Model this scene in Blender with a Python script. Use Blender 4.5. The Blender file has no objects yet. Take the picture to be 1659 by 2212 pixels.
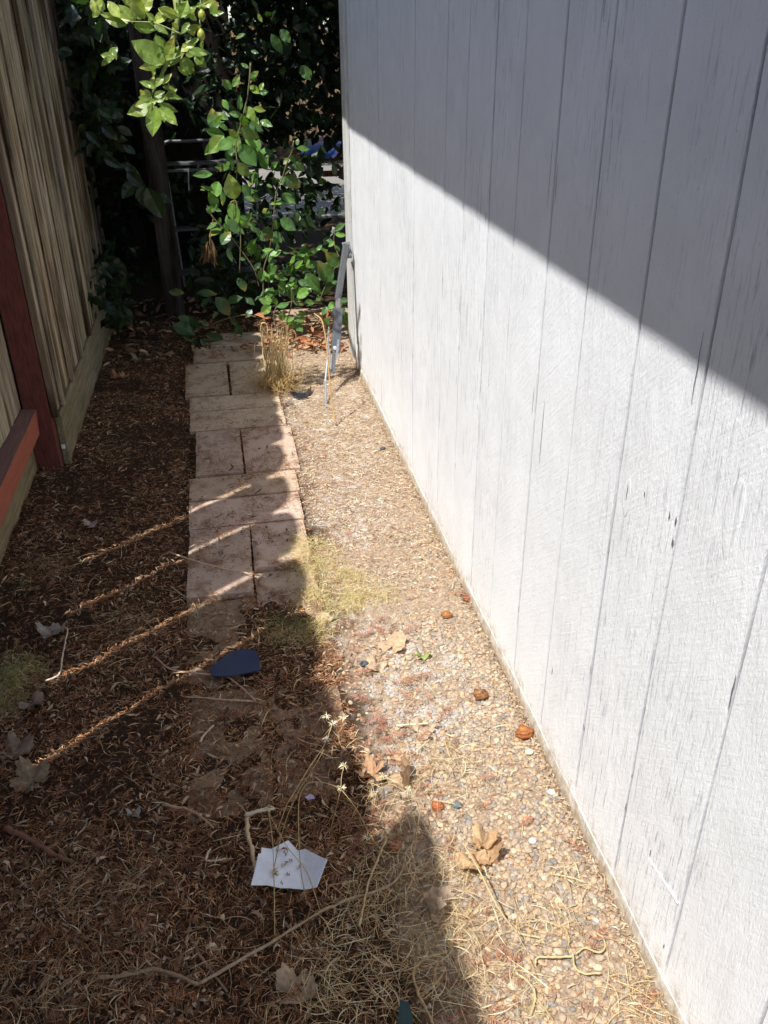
import bpy, math, random
import numpy as np
from mathutils import Matrix, Vector

# ------------------------------------------------------------------ camera, sky, sun, exposure
FPX, CX, CY, CH = 1820., 829.5, 1106., 1.42          # focal length and centre for a 1659 x 2212 picture, lens height
_d = np.array([36.5, -3294., -FPX]); _d /= np.linalg.norm(_d)
_Z = -_d
_Y = np.array([-394., 1006., -FPX]); _Y -= _Y.dot(_Z) * _Z; _Y /= np.linalg.norm(_Y)
RC = np.array([np.cross(_Y, _Z), _Y, _Z])
SC = bpy.context.scene
COL = SC.collection
cam = bpy.data.cameras.new('camera'); cam.sensor_fit = 'VERTICAL'; cam.sensor_height = 24
cam.lens = 24 * FPX / 2212; cam.clip_start = .02; cam.clip_end = 500
co = bpy.data.objects.new('camera', cam); COL.objects.link(co)
M4 = Matrix([list(RC[i]) + [0] for i in range(3)] + [[0, 0, 0, 1]])
co.matrix_world = Matrix.Translation((0, 0, CH)) @ M4
SC.camera = co
TAN = 1.8                                             # tangent of the sun's height
AZ = np.array([.812, .584])                           # the way shadows run over the ground
el = math.atan(TAN)
w = bpy.data.worlds.new('World'); SC.world = w; w.use_nodes = True
bg = w.node_tree.nodes['Background']; sk = w.node_tree.nodes.new('ShaderNodeTexSky')
sk.sky_type = 'NISHITA'; sk.sun_disc = False; sk.sun_elevation = el
sk.sun_rotation = math.atan2(-AZ[0], -AZ[1])
w.node_tree.links.new(sk.outputs[0], bg.inputs[0]); bg.inputs[1].default_value = .138
sl = bpy.data.lights.new('sun', 'SUN'); sl.energy = 4.0; sl.angle = math.radians(.53); sl.color = (1, .985, .955)
so = bpy.data.objects.new('sun', sl); COL.objects.link(so)
sdir = Vector((-AZ[0] * math.cos(el), -AZ[1] * math.cos(el), math.sin(el)))
so.rotation_euler = sdir.to_track_quat('Z', 'Y').to_euler()
SC.view_settings.view_transform = 'Standard'; SC.view_settings.look = 'None'
SC.view_settings.exposure = .84; SC.view_settings.gamma = 1

# ------------------------------------------------------------------ helpers
R = np.random.default_rng(7); random.seed(7)
def ray(px, py): return RC @ np.array([px - CX, -(py - CY), -FPX])
def G(px, py, z=0.):
    v = ray(px, py); t = (z - CH) / v[2]; return np.array([v[0] * t, v[1] * t, z])
def D(px, py, y):
    v = ray(px, py); t = y / v[1]; p = v * t; p[2] += CH; return p
C1 = lambda x, y: (x * .4883, y * .4883)
C2 = lambda x, y: (270 + x * .3255, 216 + y * .3255)
C3 = lambda x, y: (x * .4232, 540 + y * .4232)
C4 = lambda x, y: (486 + x * .2604, 486 + y * .2604)
C5 = lambda x, y: (x * .4883, 1188 + y * .4883)
C6 = lambda x, y: (594 + x * .4232, 1188 + y * .4232)
C7 = lambda x, y: (x * .4883, 1674 + y * .4883)
C8 = lambda x, y: (756 + x * .4883, 1674 + y * .4883)
C9 = lambda x, y: (513 + x * .3418, 1620 + y * .3418)
CF = lambda x, y: (x * .2931, 702 + y * .2931)
CS = lambda x, y: (162 + x * .2604, 1296 + y * .2604)

def unit(a): return a / np.maximum(np.linalg.norm(a, axis=-1, keepdims=True), 1e-9)
def vnoise(x, y, s, seed=0):
    g = np.random.default_rng(seed).random((256, 256))
    u, v = np.asarray(x) / s + 1000, np.asarray(y) / s + 1000
    i, j = np.floor(u).astype(int), np.floor(v).astype(int); fu, fv = u - i, v - j
    fu = fu * fu * (3 - 2 * fu); fv = fv * fv * (3 - 2 * fv)
    a = lambda p, q: g[p % 256, q % 256]
    return (a(i, j) * (1 - fu) + a(i + 1, j) * fu) * (1 - fv) + (a(i, j + 1) * (1 - fu) + a(i + 1, j + 1) * fu) * fv
def fbm(x, y, s, seed=0, o=3):
    return sum(vnoise(x, y, s / 2 ** k, seed + k) * .5 ** k for k in range(o)) / sum(.5 ** k for k in range(o))

class MB:
    def __init__(s): s.V, s.F, s.C, s.n = [], [], [], 0
    def add(s, V, F, c=(1, 1, 1)):
        V = np.asarray(V, float).reshape(-1, 3); c = np.asarray(c, float)
        if c.ndim == 1: c = np.tile(c[:3], (len(V), 1))
        groups = {}
        if isinstance(F, np.ndarray): groups[F.shape[1]] = F
        else:
            for f in F: groups.setdefault(len(f), []).append(f)
        for k, fs in groups.items(): s.F.append(np.asarray(fs, int) + s.n)
        s.V.append(V); s.C.append(c); s.n += len(V)
    def box(s, lo, hi, c=(1, 1, 1)):
        x0, y0, z0 = lo; x1, y1, z1 = hi
        s.add([(x0,y0,z0),(x1,y0,z0),(x1,y1,z0),(x0,y1,z0),(x0,y0,z1),(x1,y0,z1),(x1,y1,z1),(x0,y1,z1)],
              [(0,3,2,1),(4,5,6,7),(0,1,5,4),(1,2,6,5),(2,3,7,6),(3,0,4,7)], c)
    def tube(s, P, r, sides=6, c=(1, 1, 1), caps=True):
        P = np.asarray(P, float); n = len(P); r = np.ones(n) * r if np.isscalar(r) else np.asarray(r, float)
        T = unit(np.gradient(P, axis=0)); up = np.array([0, 0, 1.]) if abs(T[0][2]) < .9 else np.array([1., 0, 0])
        V = []
        for i in range(n):
            a = unit(np.cross(T[i], up)); b = np.cross(a, T[i]); up = b
            for k in range(sides):
                t = 2 * math.pi * k / sides; V.append(P[i] + r[i] * (math.cos(t) * a + math.sin(t) * b))
        F = [(i*sides+k, i*sides+(k+1)%sides, (i+1)*sides+(k+1)%sides, (i+1)*sides+k) for i in range(n-1) for k in range(sides)]
        if caps: F += [tuple(range(sides))[::-1], tuple(range((n-1)*sides, n*sides))]
        s.add(V, F, c)
    def build(s, name, mat, parent=None, smooth=False, loc=None):
        V = np.concatenate(s.V); Cc = np.concatenate(s.C)
        if loc is not None: V = V - np.asarray(loc, float)
        me = bpy.data.meshes.new(name)
        me.vertices.add(len(V)); me.vertices.foreach_set('co', V.astype('f').ravel())
        li = np.concatenate([f.ravel() for f in s.F]); cnt = np.concatenate([np.full(len(f), f.shape[1]) for f in s.F])
        me.loops.add(len(li)); me.loops.foreach_set('vertex_index', li.astype('i'))
        me.polygons.add(len(cnt)); st = np.concatenate([[0], np.cumsum(cnt)[:-1]])
        me.polygons.foreach_set('loop_start', st.astype('i'))
        me.update(calc_edges=True); me.validate()
        at = me.color_attributes.new('col', 'FLOAT_COLOR', 'POINT')
        at.data.foreach_set('color', np.concatenate([Cc, np.ones((len(Cc), 1))], 1).astype('f').ravel())
        me.polygons.foreach_set('use_smooth', [smooth] * len(me.polygons))
        me.materials.append(mat)
        o = bpy.data.objects.new(name, me); COL.objects.link(o)
        if parent is not None:
            o.parent = parent; o.matrix_parent_inverse = Matrix.Identity(4)
            if loc is None:
                pl = parent.location if parent.parent is None else parent.location + parent.parent.location
                me.transform(Matrix.Translation(-pl))
        elif loc is not None: o.location = loc
        return o
def tag(o, label=None, cat=None, group=None, kind=None):
    for k, v in (('label', label), ('category', cat), ('group', group), ('kind', kind)):
        if v: o[k] = v
    return o
def empty(name, loc, label, cat, group=None):
    o = bpy.data.objects.new(name, None); COL.objects.link(o); o.location = loc; o.empty_display_size = .05
    return tag(o, label, cat, group)
def bevel(o, w=.003, seg=2):
    m = o.modifiers.new('bevel', 'BEVEL'); m.width = w; m.segments = seg; m.limit_method = 'ANGLE'; return o

# ------------------------------------------------------------------ materials
def mat(name, rough=.85, spec=.3, build=None):
    m = bpy.data.materials.new(name); m.use_nodes = True; nt = m.node_tree
    b = nt.nodes['Principled BSDF']; b.inputs['Roughness'].default_value = rough; b.inputs['Specular IOR Level'].default_value = spec
    if build: build(nt, b)
    return m
def N(nt, t, **k):
    n = nt.nodes.new(t)
    for a, v in k.items():
        if a in n.inputs: n.inputs[a].default_value = v
        else: setattr(n, a, v)
    return n
def noise(nt, scale, detail=4, vec=None, rough=.6):
    n = N(nt, 'ShaderNodeTexNoise'); n.inputs['Scale'].default_value = scale; n.inputs['Detail'].default_value = detail
    n.inputs['Roughness'].default_value = rough
    if vec is not None: nt.links.new(vec, n.inputs['Vector'])
    return n.outputs['Fac']
def ramp(nt, fac, stops):
    r = N(nt, 'ShaderNodeValToRGB'); e = r.color_ramp.elements
    while len(e) < len(stops): e.new(.5)
    for q, (p, c) in zip(e, stops): q.position = p; q.color = tuple(c) + (1,) if len(c) == 3 else c
    nt.links.new(fac, r.inputs[0]); return r.outputs[0]
def mapping(nt, scale=(1, 1, 1), rot=(0, 0, 0)):
    g = N(nt, 'ShaderNodeNewGeometry'); m = N(nt, 'ShaderNodeMapping'); m.inputs['Scale'].default_value = scale; m.inputs['Rotation'].default_value = rot
    nt.links.new(g.outputs['Position'], m.inputs['Vector']); return m.outputs[0]
def mul(nt, a, b, mode='MULTIPLY', fac=1.):
    x = N(nt, 'ShaderNodeMix'); x.data_type = 'RGBA'; x.blend_type = mode
    if isinstance(fac, float): x.inputs[0].default_value = fac
    else: nt.links.new(fac, x.inputs[0])
    for s, v in ((6, a), (7, b)):
        if isinstance(v, tuple): x.inputs[s].default_value = v + (1,)
        else: nt.links.new(v, x.inputs[s])
    return x.outputs[2]
def bump(nt, b, h, dist=.002, strength=1., prev=None):
    n = N(nt, 'ShaderNodeBump'); n.inputs['Distance'].default_value = dist; n.inputs['Strength'].default_value = strength
    nt.links.new(h, n.inputs['Height'])
    if prev is not None: nt.links.new(prev, n.inputs['Normal'])
    nt.links.new(n.outputs[0], b.inputs['Normal']); return n.outputs[0]
def vcol(nt):
    a = N(nt, 'ShaderNodeAttribute'); a.attribute_name = 'col'; return a.outputs['Color']
def plain_var(scale=60, lo=.75, hi=1.2, bs=0, bd=.001, det=4, stretch=None):
    def f(nt, b):
        v = mapping(nt, stretch) if stretch else mapping(nt)
        nz = noise(nt, scale, det, v)
        c = mul(nt, vcol(nt), ramp(nt, nz, [(.3, (lo,)*3), (.7, (hi,)*3)]))
        nt.links.new(c, b.inputs['Base Color'])
        if bs: bump(nt, b, noise(nt, bs, 5, v), bd)
    return f
def f_leaf(nt, b):
    c = mul(nt, vcol(nt), ramp(nt, noise(nt, 45, 3, mapping(nt)), [(.3, (.8,)*3), (.7, (1.15,)*3)]))
    nt.links.new(c, b.inputs['Base Color'])
    tr = N(nt, 'ShaderNodeBsdfTranslucent'); mx = N(nt, 'ShaderNodeMixShader'); mx.inputs[0].default_value = .3
    nt.links.new(mul(nt, c, (1.6, 1.9, .6)), tr.inputs[0])
    out = nt.nodes['Material Output']
    nt.links.new(b.outputs[0], mx.inputs[1]); nt.links.new(tr.outputs[0], mx.inputs[2]); nt.links.new(mx.outputs[0], out.inputs[0])
    bump(nt, b, noise(nt, 160, 2, mapping(nt)), .001, .5)
def f_thin(nt, b):
    c = mul(nt, vcol(nt), ramp(nt, noise(nt, 90, 4, mapping(nt)), [(.3, (.65,)*3), (.7, (1.25,)*3)]))
    nt.links.new(c, b.inputs['Base Color'])
    tr = N(nt, 'ShaderNodeBsdfTranslucent'); mx = N(nt, 'ShaderNodeMixShader'); mx.inputs[0].default_value = .22
    nt.links.new(c, tr.inputs[0]); out = nt.nodes['Material Output']
    nt.links.new(b.outputs[0], mx.inputs[1]); nt.links.new(tr.outputs[0], mx.inputs[2]); nt.links.new(mx.outputs[0], out.inputs[0])
    bump(nt, b, noise(nt, 250, 3, mapping(nt)), .0006, .6)
def f_siding(nt, b):
    v = mapping(nt, (1, 1, .07)); v2 = mapping(nt, (1, 1, .02))
    big = noise(nt, 2.6, 3, mapping(nt, (1, 1.4, .6)))
    cr = noise(nt, 150, 4, v, .75)                       # fine vertical checks in the paint
    pat = ramp(nt, big, [(.44, (.0,)*3), (.62, (1,)*3)])
    th = ramp(nt, cr, [(.36, (.6, .6, .63)), (.46, (1,)*3)])
    c = mul(nt, vcol(nt), mul(nt, (1., 1., 1.), th, 'MIX', pat))
    lng = ramp(nt, noise(nt, 55, 3, v2, .7), [(.25, (.35, .35, .38)), (.28, (1,)*3)])
    c = mul(nt, c, lng, 'MULTIPLY', .2)
    c = mul(nt, c, ramp(nt, noise(nt, 9, 4, mapping(nt)), [(.3, (.91, .91, .91)), (.7, (1., 1., 1.))]))
    spot = ramp(nt, noise(nt, 210, 2, mapping(nt, (1, 1, .5))), [(.27, (.45, .42, .38)), (.3, (1,)*3)])
    c = mul(nt, c, spot, 'MULTIPLY', .4)
    g_ = N(nt, 'ShaderNodeNewGeometry'); sx = N(nt, 'ShaderNodeSeparateXYZ'); nt.links.new(g_.outputs['Position'], sx.inputs[0])
    ma = N(nt, 'ShaderNodeMath'); ma.operation = 'MULTIPLY_ADD'; ma.inputs[1].default_value = 4.; nt.links.new(sx.outputs['Z'], ma.inputs[0]); nt.links.new(noise(nt, 38, 5, mapping(nt), .75), ma.inputs[2])
    c = mul(nt, c, ramp(nt, ma.outputs[0], [(.5, (.62, .53, .42)), (.72, (.96, .94, .91)), (.85, (1,)*3)]))
    nt.links.new(c, b.inputs['Base Color'])
    n1 = bump(nt, b, cr, .0014, .7)
    m2 = N(nt, 'ShaderNodeMapping'); m2.inputs['Scale'].default_value = (1, .06, 1)
    nt.links.new(mapping(nt, (1, 1, 1), (math.radians(40), 0, 0)), m2.inputs['Vector'])
    n2 = bump(nt, b, noise(nt, 170, 3, m2.outputs[0], .6), .0011, .7, n1)
    n3 = bump(nt, b, noise(nt, 230, 5, mapping(nt, (1, 1, .35)), .75), .0022, .85, n2)
    bump(nt, b, noise(nt, 30, 4, mapping(nt, (1, 1, .3))), .004, .6, n3)
def f_fence(nt, b):
    v = mapping(nt, (1, 1, .05)); cr = noise(nt, 110, 5, v, .7); big = noise(nt, 14, 3, mapping(nt, (1, 1, .12)))
    c = mul(nt, vcol(nt), ramp(nt, cr, [(.32, (.5, .47, .44)), (.62, (1.15, 1.12, 1.08))]))
    c = mul(nt, c, ramp(nt, big, [(.40, (.3, .24, .2)), (.56, (1, 1, 1))]))
    c = mul(nt, c, ramp(nt, noise(nt, 5, 4, mapping(nt)), [(.3, (.8, .8, .72)), (.7, (1.1, 1.08, 1.05))]))
    nt.links.new(c, b.inputs['Base Color']); bump(nt, b, cr, .002, .8)
def f_fence_h(nt, b):
    v = mapping(nt, (1, .05, 1)); cr = noise(nt, 90, 5, v, .7)
    c = mul(nt, vcol(nt), ramp(nt, cr, [(.32, (.55, .52, .48)), (.62, (1.1, 1.08, 1.05))]))
    c = mul(nt, c, ramp(nt, noise(nt, 5, 4, mapping(nt)), [(.3, (.7, .72, .6)), (.7, (1.1, 1.08, 1.05))]))
    nt.links.new(c, b.inputs['Base Color']); bump(nt, b, cr, .002, .8)
def f_ground(nt, b):
    n1 = noise(nt, 70, 6, mapping(nt), .75)
    c = mul(nt, vcol(nt), ramp(nt, n1, [(.3, (.55, .52, .5)), (.7, (1.35, 1.33, 1.3))]))
    g = noise(nt, 420, 3, mapping(nt), .6)
    c = mul(nt, c, ramp(nt, g, [(.35, (.65,)*3), (.6, (1.2,)*3)]))
    nt.links.new(c, b.inputs['Base Color'])
    p = bump(nt, b, g, .003, .9); bump(nt, b, n1, .012, .8, p)
def f_paver(nt, b):
    g = noise(nt, 500, 4, mapping(nt), .8)
    c = mul(nt, vcol(nt), ramp(nt, g, [(.3, (.78,)*3), (.68, (1.12,)*3)]))
    dirt = ramp(nt, noise(nt, 11, 6, mapping(nt), .7), [(.36, (.62, .56, .5)), (.5, (1,)*3)])
    c = mul(nt, c, dirt)
    nt.links.new(c, b.inputs['Base Color']); p = bump(nt, b, g, .0012, .7); bump(nt, b, noise(nt, 60, 5, mapping(nt)), .003, .6, p)
M = dict(
    siding=mat('white rough sawn paint', .75, .25, f_siding), fence=mat('weathered boards', .9, .15, f_fence),
    fenceh=mat('weathered plank', .9, .15, f_fence_h), red=mat('barn red stain', .85, .15, plain_var(90, .7, 1.25, 140, .0015, 5, (1, 1, .2))),
    railred=mat('faded red rail', .85, .15, plain_var(90, .8, 1.15, 160, .0012, 5, (1, .08, 1))),
    ground=mat('soil', .95, .1, f_ground), paver=mat('concrete paver', .92, .15, f_paver),
    pebble=mat('pebble', .6, .3, plain_var(260, .78, 1.18, 500, .0008)),
    dry=mat('dry litter', .85, .15, plain_var(120, .75, 1.2)), thin=mat('dry leaf', .8, .15, f_thin),
    leaf=mat('citrus leaf', .38, .45, f_leaf), bark=mat('bark', .9, .1, plain_var(60, .6, 1.3, 120, .003, 5, (1, 1, .3))),
    metal=mat('grey painted metal', .45, .5, plain_var(70, .8, 1.1, 200, .0004)),
    plastic=mat('black plastic', .35, .5, plain_var(80, .8, 1.1)),
    paper=mat('white card', .6, .3, plain_var(35, .88, 1.03, 60, .002)),
    fruit=mat('lemon skin', .4, .5, plain_var(90, .9, 1.08, 300, .0006)),
    concrete=mat('concrete', .9, .2, plain_var(8, .85, 1.1, 60, .003)),
    moss=mat('ground weed', .8, .2, plain_var(80, .8, 1.2)),
)
M['metal'].node_tree.nodes['Principled BSDF'].inputs['Metallic'].default_value = .1
def f_shard(nt, b):
    nt.links.new(vcol(nt), b.inputs['Base Color'])
    nt.links.new(ramp(nt, noise(nt, 160, 4, mapping(nt)), [(.4, (.08,)*3), (.7, (.2,)*3)]), b.inputs['Roughness'])
M['shard'] = mat('dark glass', .2, .6, f_shard)
def f_ash(nt, b):
    c = ramp(nt, noise(nt, 9, 4, mapping(nt)), [(.3, (.05,)*3), (.7, (.2,)*3)])

# ------------------------------------------------------------------ ground sheet
WX = .613                                             # the shed wall's plane
def axis(lo, hi, step, far_lo, far_hi):
    a = list(np.arange(lo, hi + 1e-6, step)); s = step; x = a[0]
    pre = []
    while x > far_lo: s *= 1.45; x -= s; pre.append(x)
    s = step; x = a[-1]; post = []
    while x < far_hi: s *= 1.45; x += s; post.append(x)
    return np.array(pre[::-1] + a + post)
xs, ys = axis(-.95, .75, .009, -70, 70), axis(.45, 5.2, .012, -60, 120)
def gz(x, y):
    x = np.asarray(x, float); y = np.asarray(y, float)
    near = np.clip((8 - np.abs(y)) / 3, 0, 1)
    rough = np.clip((.26 - x) / .12, 0, 1)
    z = (fbm(x, y, .09, 3) - .5) * (.004 + .022 * rough) + (fbm(x, y, .5, 9) - .5) * .015 * rough - .002
    inpath = ((x > -.24) & (x < .22) & (y > 1.25) & (y < 4.75))
    z = np.where(inpath, np.where(y > 2.1, np.minimum(z, .003) - .006, z * 1.3 + .0045), z)
    z += np.clip((-.55 - x) / .3, 0, 1) * .02 * np.clip((y - .8), 0, 1)
    return z * near
GXX, GYY = np.meshgrid(xs, ys, indexing='ij'); Zg = gz(GXX, GYY)
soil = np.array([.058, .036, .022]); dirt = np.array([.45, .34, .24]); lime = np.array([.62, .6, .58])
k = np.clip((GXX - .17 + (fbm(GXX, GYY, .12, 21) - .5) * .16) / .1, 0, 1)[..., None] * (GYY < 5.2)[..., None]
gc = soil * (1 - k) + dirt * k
lm = np.zeros(GXX.shape)
for (cx_, cy_, rx_, ry_) in ((.37, 1.62, .17, .22), (.28, 1.9, .1, .14), (.36, 2.55, .15, .25), (.4, 3.3, .18, .6), (.3, 3.55, .12, .25), (.5, 3.55, .12, .3), (.3, 1.35, .1, .1)):
    lm = np.maximum(lm, np.clip(1.4 - ((GXX - cx_) / rx_) ** 2 - ((GYY - cy_) / ry_) ** 2, 0, 1))
lm = np.clip(lm * np.clip((fbm(GXX, GYY, .022, 31, 2) - .5) * 5, 0, 1), 0, 1)[..., None] * .6
gc = gc * (1 - lm) + lime * lm
b = MB(); nx, ny = GXX.shape
ii, jj = np.meshgrid(np.arange(nx - 1), np.arange(ny - 1), indexing='ij'); q = (ii * ny + jj).ravel()
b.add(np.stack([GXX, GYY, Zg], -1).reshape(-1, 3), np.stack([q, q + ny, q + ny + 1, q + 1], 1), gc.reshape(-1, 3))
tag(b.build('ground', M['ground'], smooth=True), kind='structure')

# ------------------------------------------------------------------ shed
shed = empty('garden_shed', (WX, 4.18, 0), 'white painted shed with vertical grooved siding along the right side', 'shed')
GR = [-.47, -.27, -.06, .148, .355, .56, .768, .97, 1.167, 1.37, 1.565, 1.769, 1.955, 2.165, 2.366, 2.55, 2.75, 2.953, 3.155, 3.365, 3.57, 3.78, 3.99, 4.08]
b = MB(); Yk = []
zr = np.concatenate([np.arange(.0, 2.3, .03)])
cols = []                                             # (y, x offset, colour)
W0 = np.array([.885, .895, .9]); Wg = np.array([.44, .44, .47])
prev = -.6
rb = random.Random(3)
for g in GR + [4.18]:
    off = rb.uniform(-.0008, .0012)
    for t in (0, .33, .66, 1): cols.append((prev + (g - .0042 - prev) * t, off - (.0012 if t in (.33, .66) else 0), W0 * rb.uniform(.975, 1.0), 1))
    cols += [(g - .003, .0075, Wg, 0), (g + .003, .0075, Wg, 0)] if g < 4.05 else ([(g - .003, .012, Wg * .3, 0), (g + .006, .012, Wg * .3, 0)] if g < 4.1 else [])
    prev = g + .0042
V = []; Cc = []
for i, (y, x, c, flat) in enumerate(cols):
    wob = (vnoise(zr, zr * 0 + i // 6, .25, 50) - .5) * .002 + (vnoise(zr, zr * 0 + i * 3.3, .04, 51) - .5) * .0016
    d = x + (0 if flat else (vnoise(zr, zr * 0 + i, .12, 53) - .75) * .004)
    if not flat: d = np.maximum(d, .0006); 
    z_end = .046
    d = np.where(zr < z_end, 0, d) if not flat else d + zr * 0
    V.append(np.stack([WX + d, y + wob, zr], 1)); Cc.append(np.where((zr < z_end)[:, None], W0, np.tile(c, (len(zr), 1))))
n = len(zr); Fq = [(i*n+j, i*n+j+1, (i+1)*n+j+1, (i+1)*n+j) for i in range(len(cols)-1) for j in range(n-1)]
b.add(np.concatenate(V), Fq, np.concatenate(Cc))
def WP(px, py):
    v = ray(px, py); t = WX / v[0]; p = v * t; p[2] += CH; return p
wf_ = lambda x, y: (918 + x * .4467, 648 + y * .4467)
wg_ = lambda x, y: (1188 + x * .3904, 1296 + y * .3904)
wh_ = lambda x, y: (702 + x * .5769, y * .5769)
rk = random.Random(2)
for f, x, y, l_ in ((wf_, 272, 105, .05), (wf_, 267, 262, .045), (wf_, 257, 516, .016), (wf_, 525, 490, .06), (wf_, 567, 640, .14), (wf_, 165, 230, .015), (wf_, 148, 800, .015), (wf_, 1065, 940, .01), (wf_, 1185, 1042, .014), (wf_, 1215, 1070, .016), (wf_, 1200, 1170, .016), (wf_, 455, 1495, .02),
                     (wf_, 215, 1345, .03), (wf_, 1320, 330, .1), (wg_, 15, 395, .02), (wg_, 67, 488, .014), (wg_, 187, 705, .02), (wg_, 422, 1145, .018), (wg_, 457, 972, .008), (wg_, 1010, 510, .06), (wg_, 558, 1400, .018), (wg_, 632, 1915, .01),
                     (wh_, 425, 683, .06), (wh_, 603, 815, .03), (wh_, 845, 650, .12), (wh_, 868, 690, .07), (wh_, 518, 770, .02), (wh_, 440, 1050, .02), (wf_, 980, 930, .03)):
    p = WP(*f(x, y)); n_ = 5
    for s_ in range(n_ - 1):
        pass
    zz_ = np.linspace(-l_ / 2, l_ / 2, n_); w_ = (.0012 if l_ < .05 else .0007) * np.sin(np.linspace(.25, 2.9, n_)) + .0002; jx = np.array([rk.uniform(-.0008, .0008) for _ in zz_])
    V = [(WX - .0011, p[1] + j_ - a_, p[2] + z_) for z_, a_, j_ in zip(zz_, w_, jx)] + [(WX - .0011, p[1] + j_ + a_, p[2] + z_) for z_, a_, j_ in zip(zz_, w_, jx)]
    b.add(V, [(k_, k_ + 1, n_ + k_ + 1, n_ + k_) for k_ in range(n_ - 1)], (.16, .15, .16))
for f, x, y, ry_, rz_ in ((wf_, 975, 950, .014, .035), (wf_, 1490, 1050, .02, .06)):
    p = WP(*f(x, y)); m_ = 20; V = [(WX - .0010, p[1], p[2])]; 
    for fr, dx_ in ((.5, .0010), (.75, .0010), (.9, .0008), (1., .0002)):
        for k_ in range(m_):
            a_ = 2 * math.pi * k_ / m_; q1 = 1 + .08 * math.sin(3 * a_ + x); V.append((WX - dx_, p[1] + ry_ * fr * q1 * math.cos(a_), p[2] + rz_ * fr * q1 * math.sin(a_)))
    F = [(0, 1 + k_, 1 + (k_ + 1) % m_) for k_ in range(m_)] + [(1 + h_ * m_ + k_, 1 + (h_ + 1) * m_ + k_, 1 + (h_ + 1) * m_ + (k_ + 1) % m_, 1 + h_ * m_ + (k_ + 1) % m_) for h_ in range(3) for k_ in range(m_)]
    b.add(V, F, W0 * .97)
pa, pb = WP(*wg_(553, 1430)), WP(*wg_(715, 1680)); V = []
for k_ in range(9):
    u = k_ / 8; c_ = pa + (pb - pa) * u; hw_ = .004 * math.sin(.4 + 2.4 * u) + rk.uniform(0, .001)
    hw_ *= rk.uniform(.6, 1.3); V += [(WX - .0008, c_[1] + hw_, c_[2] + hw_), (WX - .003, c_[1], c_[2]), (WX - .0008, c_[1] - hw_, c_[2] - hw_)]
b.add(V, [(k_*3+j, k_*3+j+1, k_*3+j+4, k_*3+j+3) for k_ in range(8) for j in range(2)], (.93, .93, .93))
b.build('siding', M['siding'], shed)
b = MB(); b.box((WX - .015, 4.088, .05), (WX - .0005, 4.2, 2.26), (.66, .66, .62)); bevel(b.build('corner_trim', M['siding'], shed), .002)
b = MB(); b.box((WX + .03, 4.18, 0), (3.6, 4.2, 2.26), (.7, .7, .69)); b.box((3.58, -.6, 0), (3.6, 4.17, 2.26), (.7, .7, .69)); b.box((WX + .03, -.62, 0), (3.6, -.602, 2.26), (.7, .7, .69))
b.build('end_wall', M['siding'], shed)
b = MB()                                              # small skirt at the foot of the siding, with a thin uneven lip
yy = np.arange(-.6, 4.08, .02); V = []
for y in yy:
    o_ = .001 + .0015 * vnoise(y, 0, .09, 5); h_ = .03 + .012 * vnoise(y, 0, .13, 6)
    V += [(WX - o_ - .003, y, -.02), (WX - o_, y, h_), (WX + .002, y, h_ + .0005)]
b.add(V, [(i*3+j, i*3+j+1, i*3+j+4, i*3+j+3) for i in range(len(yy)-1) for j in range(2)], np.array([q_ for _ in yy for q_ in ((.68, .62, .52), (.8, .78, .73), (.84, .85, .85))])); b.build('base_strip', M['siding'], shed)
EV = .5; ex = WX - EV
b = MB()
def eave_z(y): return 1.035 + .020 * (y - .5) + EV / AZ[0] * TAN - .02 * .0
ya, yb = -.9, 5.9
b.add([(ex, ya, eave_z(ya)), (3.9, ya, eave_z(ya) + .9), (3.9, yb, eave_z(yb) + .9), (ex, yb, eave_z(yb)),
       (ex, ya, eave_z(ya) + .12), (3.9, ya, eave_z(ya) + 1.02), (3.9, yb, eave_z(yb) + 1.02), (ex, yb, eave_z(yb) + .12)],
      [(0,3,2,1),(4,5,6,7),(0,1,5,4),(1,2,6,5),(2,3,7,6),(3,0,4,7)], (.25, .22, .2))
b.build('roof', M['concrete'], shed)
tag(shed, kind=None)

# ------------------------------------------------------------------ pavers
prow = ['closest to the leafy bush', 'just this side of the bush']
PV = [(-.11, .165, 4.49, 4.73, 'brown brick paver half under the bush leaves, farthest of the path'),
      (-.2, .16, 4.245, 4.475, 'brown brick paver beside the dry grass clump, second from the far end'),
      (-.236, -.034, 3.775, 4.23, 'long pinkish paver left of the wide gap next to the dry grass'),
      (-.02, .175, 3.77, 4.225, 'long pinkish paver right of the wide gap with grass hanging over it'),
      (-.212, .192, 3.585, 3.755, 'full-width pinkish paver level with the black plastic bracket'),
      (-.208, .197, 3.36, 3.575, 'full-width pinkish paver one row nearer than the black bracket'),
      (-.181, -.002, 2.927, 3.347, 'clean long paver on the left, level with the red post'),
      (.006, .212, 2.917, 3.337, 'clean long paver with scalloped sun patches, level with the red post'),
      (-.203, .192, 2.735, 2.91, 'full-width paver crossed by the farthest thin light streak'),
      (-.202, .186, 2.525, 2.722, 'full-width paver partly under needles between two light streaks'),
      (-.2, -.004, 2.11, 2.515, 'long paver on the left crossed by the dry straw'),
      (.003, .18, 2.235, 2.508, 'paver on the right whose corner touches the yellow weed mat'),
      (.001, .182, 1.91, 2.225, 'needle-covered paver under the yellow green weed mat'),
      (-.2, -.008, 1.71, 2.095, 'needle-covered paver beneath the dark blue glass shard'),
      (-.187, -.004, 1.29, 1.69, 'long half-buried paver on the left nearer than the glass shard'),
      (.004, .182, 1.305, 1.67, 'long half-buried paver on the right beside the white limed gravel')]
rp = random.Random(5)
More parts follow.
